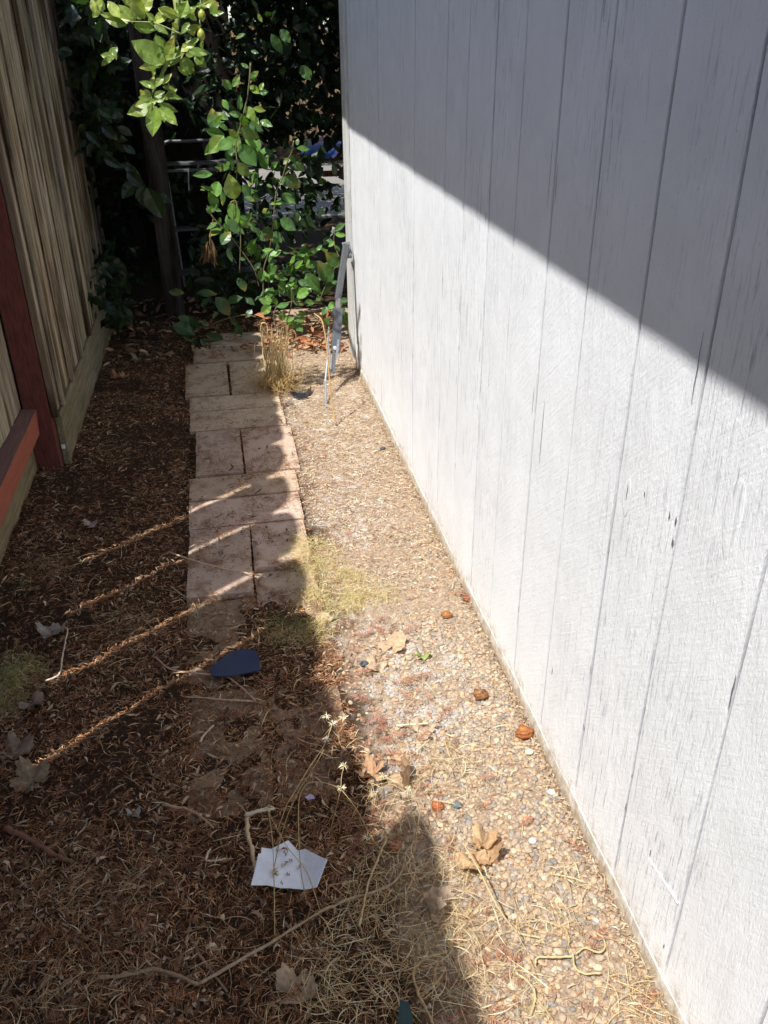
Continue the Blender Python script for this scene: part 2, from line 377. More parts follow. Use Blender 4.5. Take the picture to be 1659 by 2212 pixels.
for i, (x0, x1, y0, y1, lab) in enumerate(PV):
    cx_, cy_ = (x0 + x1) / 2, (y0 + y1) / 2; base = np.array([.50, .375, .28]) * rp.uniform(.88, 1.1) * np.array([1, rp.uniform(.97, 1.04), rp.uniform(.93, 1.05)])
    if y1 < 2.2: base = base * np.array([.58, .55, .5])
    b = MB(); hx, hy = (x1 - x0) / 2, (y1 - y0) / 2; top = rp.uniform(.012, .017) if y0 > 2.1 else rp.uniform(.002, .004)
    nx_, ny_ = 14, 14; us = np.linspace(-1, 1, nx_); vs = np.linspace(-1, 1, ny_)
    V = []
    for u in us:
        for v in vs:
            e = max(abs(u), abs(v)); V.append((u * hx, v * hy, top - (.003 if e > .99 else 0)))
    for u in us:
        for v in vs:
            if max(abs(u), abs(v)) > .99: pass
    V = np.array(V); jit = (np.array([[rp.uniform(-1, 1), rp.uniform(-1, 1), 0] for _ in V])) * .0012; V[:] += jit * (np.max(np.abs(V[:, :2] / [hx, hy]), 1) > .98)[:, None]
    F = [(a*ny_+c, (a+1)*ny_+c, (a+1)*ny_+c+1, a*ny_+c+1) for a in range(nx_-1) for c in range(ny_-1)]
    ring = [a*ny_ for a in range(nx_)] + [(nx_-1)*ny_+c for c in range(1, ny_)] + [a*ny_+ny_-1 for a in range(nx_-2, -1, -1)] + [c for c in range(ny_-2, 0, -1)]
    nb = len(V); low = V[ring].copy(); low[:, 2] = -.04; V = np.concatenate([V, low]); L_ = len(ring)
    F += [(ring[k_], nb + k_, nb + (k_+1) % L_, ring[(k_+1) % L_]) for k_ in range(L_)]
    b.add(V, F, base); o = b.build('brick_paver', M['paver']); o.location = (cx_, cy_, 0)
    o.rotation_euler = (rp.uniform(-.006, .006), rp.uniform(-.006, .006), rp.uniform(-.018, .018))
    tag(o, lab, 'paver', 'pavers of the brick path')

# ------------------------------------------------------------------ fences
def picket(y0, y1, x, zb, zt, arc, th, c, slump=0):
    b = MB(); n = 13; pts = []
    for k_ in range(n):
        t = k_ / (n - 1); pts.append((y0 + (y1 - y0) * t, zt - arc + arc * math.sqrt(max(0, 1 - (2 * t - 1) ** 2))))
    V = [(x, y0, zb), (x, y1, zb)] + [(x, y, z) for y, z in pts[::-1]]; m_ = len(V)
    V += [(x - th, y, z) for _, y, z in V]
    F = [tuple(range(m_)), tuple(range(2*m_-1, m_-1, -1))] + [(k_, m_ + k_, m_ + (k_+1) % m_, (k_+1) % m_) for k_ in range(m_)]
    b.add(V, F, c); return b
fc = random.Random(12)
def fcol(): 
    k_ = fc.uniform(.75, 1.15); return np.array([.44, .38, .30]) * k_ * np.array([1, fc.uniform(.95, 1.03), fc.uniform(.88, 1.05)])
NX = -.845
fen = empty('wooden_fence', (NX, 3.11, 0), 'weathered wooden fence at far left with red post and red lower rail', 'fence')
gaps = [1.298, 1.584, 1.895, 2.18]
edges = [-2.2 + .29 * i for i in range(12)] + gaps + [2.45, 2.6, 2.74, 2.88, 3.02, 3.16]
edges += [3.16 + .2 * i for i in range(1, 19)]  # unseen fence run added past the panel to keep the ladder shaded
edges = sorted(e for e in edges if e < 1.2 or e >= 1.298)
for a_, c_ in zip(edges[:-1], edges[1:]):
    ga = .0155 if any(abs(a_ - g) < .01 for g in gaps) else .0012
    gb = .0155 if any(abs(c_ - g) < .01 for g in gaps) else .0012
    zt = 2.255 + fc.uniform(-.03, .03) + (.315 if c_ < .45 else .09 if c_ < .72 else 0)
    picket(a_ + ga, c_ - gb, NX + fc.uniform(-.004, .002), -.02, zt, .05 if c_ < .72 else .105, .018, fcol()).build('picket', M['fence'], fen)
b = MB(); b.box((NX - .05, -2.2, -.02), (NX - .021, 6.7, .72), (.3, .24, .18)); b.build('back_board', M['fence'], fen)  # unseen blocker behind the gaps, bounds where the light streaks start
b = MB(); b.box((NX - .05, -2.2, 2.03), (NX - .021, 6.7, 2.12), (.3, .24, .18)); b.build('top_rail', M['fence'], fen)  # unseen rail, placed to end the light streaks
for y0_, y1_, xo_ in ((2.50, 2.655, 0), (2.658, 2.80, -.002), (2.803, 2.955, .001), (2.958, 3.107, -.001)):
    picket(y0_, y1_, -.786 + xo_, .264, 2.15, .03, .018, fcol() * 1.1).build('picket', M['fence'], fen)
b = MB(); b.box((-.80, -1.2, -.03), (-.778, 3.108, .2), (.3, .25, .17)); bevel(b.build('kick_board', M['fenceh'], fen), .002)
b = MB()
V = []
for y in (-1.2, 3.108): V += [(-.777, y, .15), (-.742, y, .158), (-.735, y, .256), (-.824, y, .262), (-.824, y, .16)]
b.add(V, [(0,1,6,5),(1,2,7,6),(3,4,9,8),(4,0,5,9),(0,4,3,2,1),(5,6,7,8,9)], (.36, .115, .075)); b.add([V[2], V[3], V[8], V[7]], [(0,1,2,3)], (.2, .11, .085))
b.build('rail', M['railred'], fen)
b = MB(); b.box((-.782, 3.11, -.03), (-.69, 3.2, 2.2), (.13, .042, .032)); bevel(b.build('post', M['red'], fen), .003)
FX = -.668
fp = empty('fence_panel', (FX, 4.1, 0), 'brown weathered board panel beyond the red post with a bottom kick board', 'fence')
y = 3.135; i = 0
ws = [.1, .14, .135, .17, .14, .185, .145, .19, .14, .19, .15, .19, .15]
for w_ in ws:
    if y > 4.98: break
    off = fc.uniform(-.012, .0)
    c_ = fcol() * (1.1 if i < 3 else 1)
    picket(y + .001, min(y + w_, 5.06) - .001, FX + off, .218, 1.80 + fc.uniform(-.02, .02), .09, .017, c_).build('picket', M['fence'], fp)
    if i % 2 == 1:
        b = MB(); b.box((FX + .0005, y - .012, .22), (FX + .013, y + .012, 1.66), fcol() * .9); b.build('batten', M['fence'], fp)
    y += w_; i += 1
b = MB(); b.box((FX - .02, 3.16, -.02), (FX + .004, 5.1, .215), (.27, .23, .165)); bevel(b.build('kick_board', M['fenceh'], fp), .002)
b = MB(); b.box((FX - .055, 3.205, 1.3), (FX - .031, 5.06, 1.4), (.28, .22, .17)); b.box((FX - .055, 3.205, .3), (FX - .031, 5.06, .4), (.28, .22, .17)); b.build('back_rail', M['fence'], fp)
b = MB(); b.box((-.686, 3.112, .215), (-.665, 3.133, 1.72), (.2, .15, .11)); b.build('edge_board', M['fence'], fp)
b = MB(); p = D(*CF(462, 898), 3.15); b.box((p[0] - .005, 3.152, p[2] - .009), (p[0] + .008, 3.158, p[2] + .007), (.75, .75, .7)); b.build('paper_tag', M['paper'], fp)

# dark post in the corner
dp = G(337, 690); py_ = dp[1]; b = MB()
P0 = D(267, 0, py_); P1 = D(314, 0, py_); hw = (P1[0] - P0[0]) / 2; cx_ = (P0[0] + P1[0]) / 2
b.box((cx_ - hw, py_, -.02), (cx_ + hw, py_ + .1, 2.6), (.075, .062, .06)); o = b.build('timber_post', M['fence']); bevel(o, .004)
tag(o, 'dark weathered timber post standing behind the lemon branches', 'post')

# ------------------------------------------------------------------ stepladder behind the leaves
LY = 5.62
ld = empty('folding_stepladder', (-.02, LY, 0), 'grey tubular metal stepladder with rounded top standing in the dark behind the bush', 'stepladder')
LL, LR = D(352, 340, LY), D(553, 340, LY); zt = D(450, 303, LY)[2]; rr = .045
arc = lambda cx__, cz, a0, a1: [(cx__ + rr * math.cos(a), LY, cz + rr * math.sin(a)) for a in np.linspace(a0, a1, 6)]
pts = [(LL[0] - .005, LY - .09, -.0), (LL[0], LY - .02, zt * .6)] + arc(LL[0] + rr, zt - rr, math.pi, math.pi / 2) + arc(LR[0] - rr, zt - rr, math.pi / 2, 0) + [(LR[0], LY - .02, zt * .6), (LR[0] + .005, LY - .09, 0)]
b = MB(); b.tube(pts, .0095, 8, (.12, .12, .12)); b.build('frame', M['metal'], ld, True)
for y0_, dy_ in ((354, .12), (368, 0), (497, -.04), (593, -.06)):
    p, q_ = D(352, y0_, LY + dy_), D(552, y0_, LY + dy_); b = MB(); z_ = p[2]
    d_ = .10 if y0_ != 368 else .02
    b.box((LL[0], LY + dy_ - .012, z_ - .012), (LR[0], LY + dy_ + d_ - .012, z_ + .004), (.11, .11, .11)); bevel(b.build('step', M['metal'], ld), .002)
b = MB(); b.tube([(LL[0] + .02, LY + .3, 0), (LL[0] + .01, LY + .03, zt - .2)], .008, 6, (.4, .4, .4)); b.build('rear_leg', M['metal'], ld)
b = MB(); b.tube([(LR[0] - .02, LY + .3, 0), (LR[0] - .01, LY + .03, zt - .2)], .008, 6, (.4, .4, .4)); b.build('rear_leg', M['metal'], ld)
b = MB(); b.tube([D(*C2(420, 455), LY - .02), D(*C2(424, 600), LY - .02)], .004, 6, (.55, .55, .55)); b.build('brace', M['metal'], ld)

# ------------------------------------------------------------------ grey folding bracket leaning at the shed corner
fb = empty('folding_metal_bracket', tuple(G(*C4(860, 1400))), 'grey folding metal arm leaning against the far corner of the white shed', 'bracket')
def bar(b, p, q_, w_, t_, c):
    p, q_ = np.array(p), np.array(q_); T = unit(q_ - p); S = unit(np.cross(T, [0, 1., .0])); U = np.cross(S, T)
    V = [e + a * S * w_ / 2 + d * U * t_ / 2 for e in (p, q_) for a, d in ((-1,-1),(1,-1),(1,1),(-1,1))]
    b.add(V, [(0,1,2,3),(7,6,5,4),(0,4,5,1),(1,5,6,2),(2,6,7,3),(3,7,4,0)], c)
gm = (.09, .093, .1)
b = MB(); bar(b, D(*C4(1005, 160), 4.03), D(*C4(935, 620), 3.93), .030, .022, gm); bevel(b.build('upper_arm', M['metal'], fb), .003)
b = MB(); bar(b, D(*C4(1000, 140), 4.055), D(*C4(1025, 250), 4.04), .038, .006, (.2, .21, .22)); bevel(b.build('end_plate', M['metal'], fb), .003)
b = MB(); pp = D(*C4(1028, 255), 4.02); b.tube([pp + [-.012, 0, 0], pp + [.012, 0, 0]], .012, 12, (.2, .2, .21)); b.build('pivot', M['metal'], fb, True)
b = MB(); bar(b, D(*C4(935, 610), 3.915), D(*C4(938, 700), 3.9), .026, .026, (.22, .2, .2)); bevel(b.build('joint', M['metal'], fb), .006)
b = MB(); bar(b, D(*C4(940, 690), 3.9), D(*C4(915, 1060), 3.83), .043, .02, (.11, .12, .14)); bevel(b.build('channel', M['metal'], fb), .003)
b = MB(); p = D(*C4(912, 1018), 3.815); b.tube([p + [0, -.004, 0], p + [0, .001, 0]], .0085, 14, (.85, .85, .85)); b.build('round_sticker', M['paper'], fb)
b = MB(); bar(b, D(*C4(941, 950), 3.81), D(*C4(925, 1110), 3.79), .010, .008, (.3, .32, .36)); bar(b, D(*C4(905, 1060), 3.82), D(*C4(900, 1230), 3.77), .015, .012, (.12, .12, .13)); b.build('latch', M['metal'], fb)
for (a_, c_) in (((860, 850), (868, 1060)), ((868, 1060), (880, 1200)), ((845, 1140), (828, 1390)), ((835, 1320), (842, 1510))):
    pass
b = MB(); b.tube([D(*C4(862, 845), 3.86), D(*C4(852, 960), 3.83), D(*C4(870, 1080), 3.8), D(*C4(878, 1195), 3.77)], .0045, 6, (.25, .27, .28)); b.build('thin_leg', M['metal'], fb)
b = MB(); b.tube([D(*C4(850, 1120), 3.74), D(*C4(832, 1300), 3.68), G(*C4(840, 1515))], .005, 6, (.24, .26, .27)); b.build('thin_leg', M['metal'], fb)

# black plastic edging bracket by the grass clump
bb = empty('plastic_bracket', tuple(G(*C4(625, 1440))), 'small black plastic bracket on the dirt right of the dry grass clump', 'bracket')
Q = [G(*C4(*p_)) for p_ in ((548, 1385), (562, 1425), (612, 1452), (672, 1448), (715, 1400), (718, 1380))]
b = MB(); V = [];
for p in Q: V += [p + [0, .0, 0], p + [0, .006, .030]]
b.add(V, [(2*i, 2*i+2, 2*i+3, 2*i+1) for i in range(5)], (.02, .025, .035)); o = b.build('rim', M['plastic'], bb)
sm = o.modifiers.new('solid', 'SOLIDIFY'); sm.thickness = .003
b = MB(); V = [p + [0, .002, .004] for p in Q] ; b.add(V, [(0, 1, 2, 3, 4, 5)], (.07, .08, .1)); o = b.build('tray', M['plastic'], bb)
sm = o.modifiers.new('solid', 'SOLIDIFY'); sm.thickness = .002
b = MB(); c_ = G(*C4(632, 1370)); b.tube([c_, c_ + [0, 0, .022]], [.02, .017], 12, (.42, .36, .27)); b.build('dirt_plug', M['ground'], bb)

# ------------------------------------------------------------------ generic ribbons (litter, straw)
def ribbons(b, base, ang, L, Wd, col, segs=3, arch=.25, curl=.6, lift=0., r=R, zf=None):
    n = len(base); t = np.linspace(0, 1, segs + 1)
    k_ = r.uniform(-curl, curl, n); A = ang[:, None] + k_[:, None] * (t - .5) * 2
    dx = np.cos(A) * (L / segs)[:, None]; dy = np.sin(A) * (L / segs)[:, None]
    X = base[:, :1] + np.cumsum(dx, 1) - dx; Y = base[:, 1:2] + np.cumsum(dy, 1) - dy
    tilt = r.uniform(-.5, .5, n)[:, None] * lift
    Zz = base[:, 2:3] + arch * L[:, None] * (1 - (2 * t - 1) ** 2) * r.uniform(0, 1, n)[:, None] + tilt * (t - .5) * L[:, None]
    wv = (1 - np.abs(2 * t - 1) ** 3 * .85) * Wd[:, None] / 2
    nrm = A + math.pi / 2; roll = r.uniform(-1, 1, n)[:, None]
    ox = np.cos(nrm) * wv * np.cos(roll); oy = np.sin(nrm) * wv * np.cos(roll); oz = np.sin(roll) * wv
    V = np.stack([np.stack([X - ox, Y - oy, Zz - oz], -1), np.stack([X + ox, Y + oy, Zz + oz], -1)], 2)  # n,seg+1,2,3
    m_ = (segs + 1) * 2; Vf = V.reshape(-1, 3)
    f = np.array([[2*i, 2*i+2, 2*i+3, 2*i+1] for i in range(segs)])
    F = (f[None] + (np.arange(n) * m_)[:, None, None]).reshape(-1, 4)
    b.add(Vf, F, np.repeat(col, m_, 0))
def palette(n, cols, r=R, var=.25):
    c = np.array(cols)[r.integers(0, len(cols), n)]; return np.clip(c * r.uniform(1 - var, 1 + var, (n, 1)), 0, 1)
def scatter(n, x0, x1, y0, y1, dens):
    out = []
    tot = 0
    while tot < n:
        x = R.uniform(x0, x1, n * 2); u = R.random(n * 2); y = y0 * (y1 / y0) ** u
        k_ = R.random(n * 2) < dens(x, y); out.append(np.stack([x[k_], y[k_]], 1)); tot += k_.sum()
    return np.concatenate(out)[:n]
def paver_top(x, y):
    z = gz(x, y)
    for (x0, x1, y0, y1, _) in PV:
        z = np.where((x > x0 - .001) & (x < x1 + .001) & (y > y0 - .001) & (y < y1 + .001), (.0165 if y0 > 2.1 else .0035), z)
    return z
def cover(x, y):                                      # how much redwood litter lies at a place
    c = np.clip((.24 - x) / .1, 0, 1)
    onp = (x > -.21) & (x < .22) & (y > 1.05) & (y < 4.75)
    far = np.clip((y - 1.65) / .8, 0, 1); pt = np.clip((fbm(x, y, .12, 77) - .47) * 6, 0, 1)
    base = (1 - .62 * far); c = np.where(onp, c * (base * (.22 + 1.1 * pt) * (.25 + .75 * (1 - np.clip((y - 2.9) / .6, 0, 1) * .6)) * np.where(y < 2.1, 2.6, 1) ), c)
    c = np.where(onp, c, c * (.3 + .7 * np.clip((fbm(x, y, .16, 55) - .38) * 6, 0, 1)))
    c = np.where((x >= .2) & (y < 3.9), .07 + .22 * np.clip((.45 - x) / .25, 0, 1) * pt, c)
    return np.clip(c, 0, 1)
browns = [(a_ * 1.55, b_ * 1.32, c_ * 1.15) for a_, b_, c_ in [(.19, .092, .045), (.095, .047, .025), (.26, .145, .072), (.055, .03, .018), (.15, .08, .042), (.38, .25, .14), (.22, .11, .055)]]
b = MB(); P = scatter(85000, -.8, .6, .62, 5.2, lambda x, y: cover(x, y)); z = paver_top(P[:, 0], P[:, 1]) + R.uniform(0, .009, len(P)) * (.3 + .7 * (P[:, 0] < .2))
ribbons(b, np.column_stack([P, z]), R.uniform(0, 6.28, len(P)), R.uniform(.007, .026, len(P)), R.uniform(.0009, .0022, len(P)), palette(len(P), browns, var=.4), 2, .2, .5, .6)
P = scatter(6500, -.8, .5, .62, 5.0, lambda x, y: cover(x, y)); z = paver_top(P[:, 0], P[:, 1]) + R.uniform(.003, .012, len(P))
ribbons(b, np.column_stack([P, z]), R.uniform(0, 6.28, len(P)), R.uniform(.01, .035, len(P)), R.uniform(.001, .0024, len(P)), palette(len(P), [(.34, .21, .115), (.44, .31, .19), (.22, .125, .065), (.55, .45, .31)]), 3, .15, .6, .6)
P = scatter(1400, -.8, .2, .62, 4.6, lambda x, y: cover(x, y)); z = paver_top(P[:, 0], P[:, 1]) + R.uniform(.003, .01, len(P))
ribbons(b, np.column_stack([P, z]), R.uniform(0, 6.28, len(P)), R.uniform(.014, .04, len(P)), R.uniform(.003, .007, len(P)), palette(len(P), [(.17, .09, .05), (.28, .17, .1), (.1, .06, .04), (.4, .28, .17)]), 3, .12, .5, .7)
# small curled leaf scraps
P = scatter(5000, -.8, .3, .62, 5.2, lambda x, y: cover(x, y)); z = paver_top(P[:, 0], P[:, 1]) + R.uniform(.002, .01, len(P))
ribbons(b, np.column_stack([P, z]), R.uniform(0, 6.28, len(P)), R.uniform(.006, .022, len(P)), R.uniform(.003, .008, len(P)), palette(len(P), [(.2, .12, .07), (.3, .2, .12), (.12, .08, .05), (.4, .3, .2)]), 3, .4, 1.2, 1.)
def frags(b, P, z, cols, Lr=(.016, .05)):
    n = len(P); a = R.uniform(0, 6.28, n); L_ = R.uniform(*Lr, n); bend = R.uniform(-.5, .5, n); m_ = 11
    t = np.linspace(.05, .95, m_)[None]; A = a[:, None] + bend[:, None] * t
    X = P[:, :1] + np.cos(A) * t * L_[:, None]; Y = P[:, 1:2] + np.sin(A) * t * L_[:, None]; c = palette(n, cols)
    for s_ in (-1, 1):
        ll = L_[:, None] * .27 * np.sin(np.clip(t * 2.5 + .5, 0, 3.))
        B_ = np.stack([X, Y, np.repeat((z + .003)[:, None], m_, 1)], -1).reshape(-1, 3)
        ribbons(b, B_, (A + s_ * (1.1 - .3 * t)).ravel(), ll.ravel(), np.full(n * m_, .0015), np.repeat(c, m_, 0) * R.uniform(.8, 1.2, (n * m_, 1)), 2, .12, .3, .4)
    ribbons(b, np.column_stack([P, z + .003]), a + bend * .5, L_, np.full(n, .0012), c * .8, 3, .02, .01, .1)
P = scatter(1500, -.78, .3, .64, 4.6, lambda x, y: cover(x, y)); frags(b, P, paver_top(P[:, 0], P[:, 1]) + R.uniform(.003, .01, len(P)), [(.24, .11, .055), (.16, .075, .04), (.3, .155, .08), (.11, .055, .03)])
P = scatter(170, .2, .6, .7, 3.4, lambda x, y: np.clip((.5 - x) / .25, .05, 1) * np.clip((3.2 - y), .2, 1)); frags(b, P, paver_top(P[:, 0], P[:, 1]) + .006, [(.34, .15, .09), (.42, .22, .13), (.28, .14, .09)])
P = scatter(16000, .19, .61, 2.0, 4.4, lambda x, y: (.25 + .75 * (fbm(x, y, .06, 19) > .47)) * np.clip((y - 1.9) / .9, 0, 1)); n_ = len(P)
ribbons(b, np.column_stack([P, gz(P[:, 0], P[:, 1]) + R.uniform(.001, .008, n_)]), R.uniform(0, 6.28, n_), R.uniform(.006, .03, n_), R.uniform(.001, .0026, n_), palette(n_, [(.5, .38, .25), (.6, .48, .32), (.36, .22, .14), (.45, .3, .19), (.68, .61, .5), (.28, .19, .13)]), 2, .2, .5, .6)
# debris gathered in the paver joints, over their edges and against the wall foot
E2 = []
for (x0, x1, y0, y1, _) in PV:
    per = int(260 * (x1 - x0 + y1 - y0) / .6 * (1.6 if y0 < 2.1 else 1))
    for (ax_, ay_, bx_, by_) in ((x0, y0, x1, y0), (x1, y0, x1, y1), (x0, y1, x1, y1), (x0, y0, x0, y1)):
        u = R.random(per // 4); E2.append(np.stack([ax_ + (bx_ - ax_) * u, ay_ + (by_ - ay_) * u], 1) + R.normal(0, .006, (len(u), 2)))
P = np.concatenate(E2); n_ = len(P)
ribbons(b, np.column_stack([P, paver_top(P[:, 0], P[:, 1]) + R.uniform(.001, .006, n_)]), R.uniform(0, 6.28, n_), R.uniform(.006, .022, n_), R.uniform(.0012, .003, n_), palette(n_, browns, var=.4), 2, .2, .6, .5)
n_ = 2600; yq = .7 + R.random(n_) * 3.4; P = np.column_stack([WX - .004 - np.abs(R.normal(0, .012, n_)), yq])
ribbons(b, np.column_stack([P, R.uniform(.001, .012, n_)]), R.uniform(0, 6.28, n_), R.uniform(.004, .018, n_), R.uniform(.0012, .003, n_), palette(n_, [(.45, .33, .2), (.3, .2, .12), (.55, .45, .32), (.22, .13, .08)]), 2, .2, .6, .5)
tag(b.build('redwood_litter', M['dry']), 'brown redwood needles and bark bits strewn over the shaded soil and pavers', 'litter', None, 'stuff')

# white and grey chips in the dirt
b = MB(); P = scatter(1300, -.78, .2, .62, 4.8, lambda x, y: cover(x, y)); z = paver_top(P[:, 0], P[:, 1]) + .008
ribbons(b, np.column_stack([P, z]), R.uniform(0, 6.28, len(P)), R.uniform(.003, .012, len(P)), R.uniform(.002, .005, len(P)), palette(len(P), [(.55, .52, .47), (.5, .44, .36), (.35, .36, .4)]), 1, .2, .3, .6)
tag(b.build('pale_chips', M['dry']), 'pale wood and shell chips among the redwood needles', 'litter', None, 'stuff')

# ------------------------------------------------------------------ straw tangles
straw = [(.52, .37, .18), (.58, .45, .25), (.42, .29, .14), (.64, .53, .34), (.34, .23, .11)]
def in_el(x, y, els):
    v = np.zeros(np.shape(x))
    for (cx_, cy_, rx_, ry_, s_) in els: v = np.maximum(v, s_ * np.clip(1.3 - ((x - cx_) / rx_) ** 2 - ((y - cy_) / ry_) ** 2, 0, 1))
    return v
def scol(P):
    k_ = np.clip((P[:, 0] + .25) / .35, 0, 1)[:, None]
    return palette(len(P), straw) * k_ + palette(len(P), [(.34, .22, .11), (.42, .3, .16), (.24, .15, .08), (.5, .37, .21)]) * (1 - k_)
els = []
def E_(f, x, y, rx, ry, s_=1.):
    p = G(*f(x, y)); els.append((p[0], p[1], rx, ry, s_))
E_(C9, 1050, 1150, .13, .14, 1.); E_(C9, 1000, 850, .11, .09, .9); E_(C9, 1250, 1450, .12, .06, .5); E_(C8, 400, 470, .09, .07, .7); E_(C8, 760, 690, .13, .06, .3)
E_(C8, 250, 800, .14, .08, .9); E_(C8, 560, 960, .14, .05, .3); E_(C8, 1290, 1000, .05, .05, .9); E_(C8, 860, 450, .09, .05, .25)
E_(C7, 500, 480, .15, .09, .35); E_(C7, 220, 1020, .07, .04, .7); E_(C7, 420, 880, .25, .06, .25); E_(C7, 1500, 900, .12, .09, .6); E_(C7, 100, 700, .2, .1, .15)
E_(C6, 820, 1150, .11, .09, .6); E_(C6, 560, 1300, .1, .08, .4); E_(C3, 560, 1010, .06, .06, .8); E_(C3, 300, 1640, .08, .07, .8); E_(C5, 560, 310, .08, .06, .9)
E_(C5, 620, 380, .07, .05, .8); E_(C4, 760, 1650, .1, .25, .5); E_(C4, 650, 1200, .15, .2, .5); E_(C5, 250, 70, .08, .08, .8); E_(C4, 1000, 1750, .12, .3, .25)
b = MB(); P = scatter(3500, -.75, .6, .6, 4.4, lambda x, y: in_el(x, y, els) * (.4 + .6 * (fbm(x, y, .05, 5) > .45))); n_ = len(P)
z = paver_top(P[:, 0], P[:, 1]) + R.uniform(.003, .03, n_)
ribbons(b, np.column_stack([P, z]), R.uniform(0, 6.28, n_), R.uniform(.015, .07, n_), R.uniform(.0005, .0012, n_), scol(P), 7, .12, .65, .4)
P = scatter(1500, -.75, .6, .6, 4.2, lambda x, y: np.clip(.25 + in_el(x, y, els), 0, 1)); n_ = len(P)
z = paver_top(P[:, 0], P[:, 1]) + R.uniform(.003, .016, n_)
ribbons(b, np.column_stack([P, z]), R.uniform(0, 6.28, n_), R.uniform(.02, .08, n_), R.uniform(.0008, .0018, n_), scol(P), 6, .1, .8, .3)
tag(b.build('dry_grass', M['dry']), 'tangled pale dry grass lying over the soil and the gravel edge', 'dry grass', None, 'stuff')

# yellow green weed mats
b = MB()
els2 = []
for f, x, y, rx, ry, s_ in ((C6, 190, 60, .1, .16, 1), (C6, 330, 220, .14, .13, 1), (C6, 130, 420, .11, .1, .75), (C6, 460, 230, .1, .1, .7), (C5, 60, 570, .09, .1, 1), (C5, 20, 680, .07, .06, .8), (C5, 110, 180, .04, .04, .4), (C3, 1570, 1140, .03, .04, .6), (C8, 830, 1045, .02, .015, .9), (C8, 1210, 770, .025, .02, .5)):
    p = G(*f(x, y)); els2.append((p[0], p[1], rx, ry, s_))
P = scatter(26000, -.8, .55, .62, 3.3, lambda x, y: in_el(x, y, els2) ** 1.5 * (.25 + .75 * np.clip((fbm(x, y, .045, 15) - .38) * 5, 0, 1))); n_ = len(P)
z = paver_top(P[:, 0], P[:, 1]) + R.random(n_) ** 1.5 * .03
green = (P[:, 0] < .13)[:, None]
c = np.where(green, palette(n_, [(.28, .29, .09), (.38, .34, .13), (.2, .22, .07)]), palette(n_, [(.62, .5, .22), (.5, .42, .16), (.42, .4, .13), (.66, .56, .3)]))
ribbons(b, np.column_stack([P, z]), R.uniform(0, 6.28, n_), R.uniform(.003, .009, n_), R.uniform(.0014, .0034, n_), c, 1, .1, .3, 2.)
P = P[:4000]; n_ = len(P)
ribbons(b, np.column_stack([P, paver_top(P[:, 0], P[:, 1])]), R.uniform(0, 6.28, n_), R.uniform(.01, .04, n_), R.uniform(.0006, .0012, n_), palette(n_, [(.6, .48, .24), (.45, .3, .14)]), 4, .5, 1.2, .8)
tag(b.build('weed_mat', M['moss']), 'low yellow green creeping weeds spreading over path edge and gravel', 'ground weeds', None, 'stuff')

# ------------------------------------------------------------------ pebbles
def ico(sub):
    import bmesh
    bm = bmesh.new(); bmesh.ops.create_icosphere(bm, subdivisions=sub, radius=1); bm.verts.ensure_lookup_table()
    V = np.array([v.co[:] for v in bm.verts]); F = np.array([[v.index for v in f.verts] for f in bm.faces]); bm.free(); return V, F
pc = [(a_ * 1.2, b_ * 1.09, c_ * .98) for a_, b_, c_ in [(.33, .27, .205), (.36, .29, .21), (.28, .25, .215), (.235, .225, .205), (.4, .31, .21), (.31, .255, .195), (.35, .26, .175), (.19, .185, .175), (.42, .36, .28), (.25, .225, .19), (.31, .27, .22)]]
def pebbles(b, P, S, sub, zoff):
    V0, F0 = ico(sub); n = len(P)
    S = S[:, None]; ax = S * R.uniform([.75, .55, .36], [1.15, .9, .6], (n, 3)); th = R.uniform(0, math.pi, n)
    bumpv = 1 + R.uniform(-.1, .1, (n, len(V0))) ; V = V0[None] * bumpv[..., None]
    sh = R.uniform(-.25, .25, (n, 1)); V = V * ax[:, None, :]; V[..., 0] *= 1 + sh * np.sign(V[..., 1]) * .5
    ti = R.uniform(-.35, .35, n)[:, None]; zz = V[..., 2] + V[..., 0] * ti
    c, s_ = np.cos(th)[:, None], np.sin(th)[:, None]
    X = V[..., 0] * c - V[..., 1] * s_ + P[:, :1]; Y = V[..., 0] * s_ + V[..., 1] * c + P[:, 1:2]
    zc = gz(P[:, 0], P[:, 1]) + zoff
    out = np.stack([X, Y, zz + zc[:, None]], -1).reshape(-1, 3)
    F = (F0[None] + (np.arange(n) * len(V0))[:, None, None]).reshape(-1, 3)
    col = palette(n, pc, var=.14); wh = R.random(n) < .0015; col[wh] = (.62, .58, .52)
    wet = lm_at(P[:, 0], P[:, 1])[:, None]; col = col * (1 - wet) + np.array([.6, .58, .56]) * wet
    b.add(out, F, np.repeat(col, len(V0), 0))
def lm_at(x, y):
    i = np.clip(np.searchsorted(xs, x), 0, len(xs) - 1); j = np.clip(np.searchsorted(ys, y), 0, len(ys) - 1); return lm[i, j, 0] * .6
def gdens(x, y):
    wall = np.clip((x - .24) / .2, 0, 1); nearf = np.clip((2.9 - y) / 1.2, 0, 1)
    pt = np.clip((fbm(x, y, .09, 41) - .33) * 5, 0, 1)
    d = np.clip(.22 + .95 * wall, 0, 1) * (.18 + .82 * nearf) * (.4 + .6 * pt)
    return np.where(x < .19 + .02 * vnoise(y, 0, .2, 4), 0, d)
sp = .0082
gx, gy = np.meshgrid(np.arange(.16, WX - .006, sp), np.arange(.66, 4.0, sp)); P = np.stack([gx.ravel(), gy.ravel()], 1) + R.uniform(-.0035, .0035, (gx.size, 2))
P = P[R.random(len(P)) < gdens(P[:, 0], P[:, 1])]
S = R.gamma(11, .00049, len(P)).clip(.0025, .009) 
b = MB(); nr = P[:, 1] < 1.9
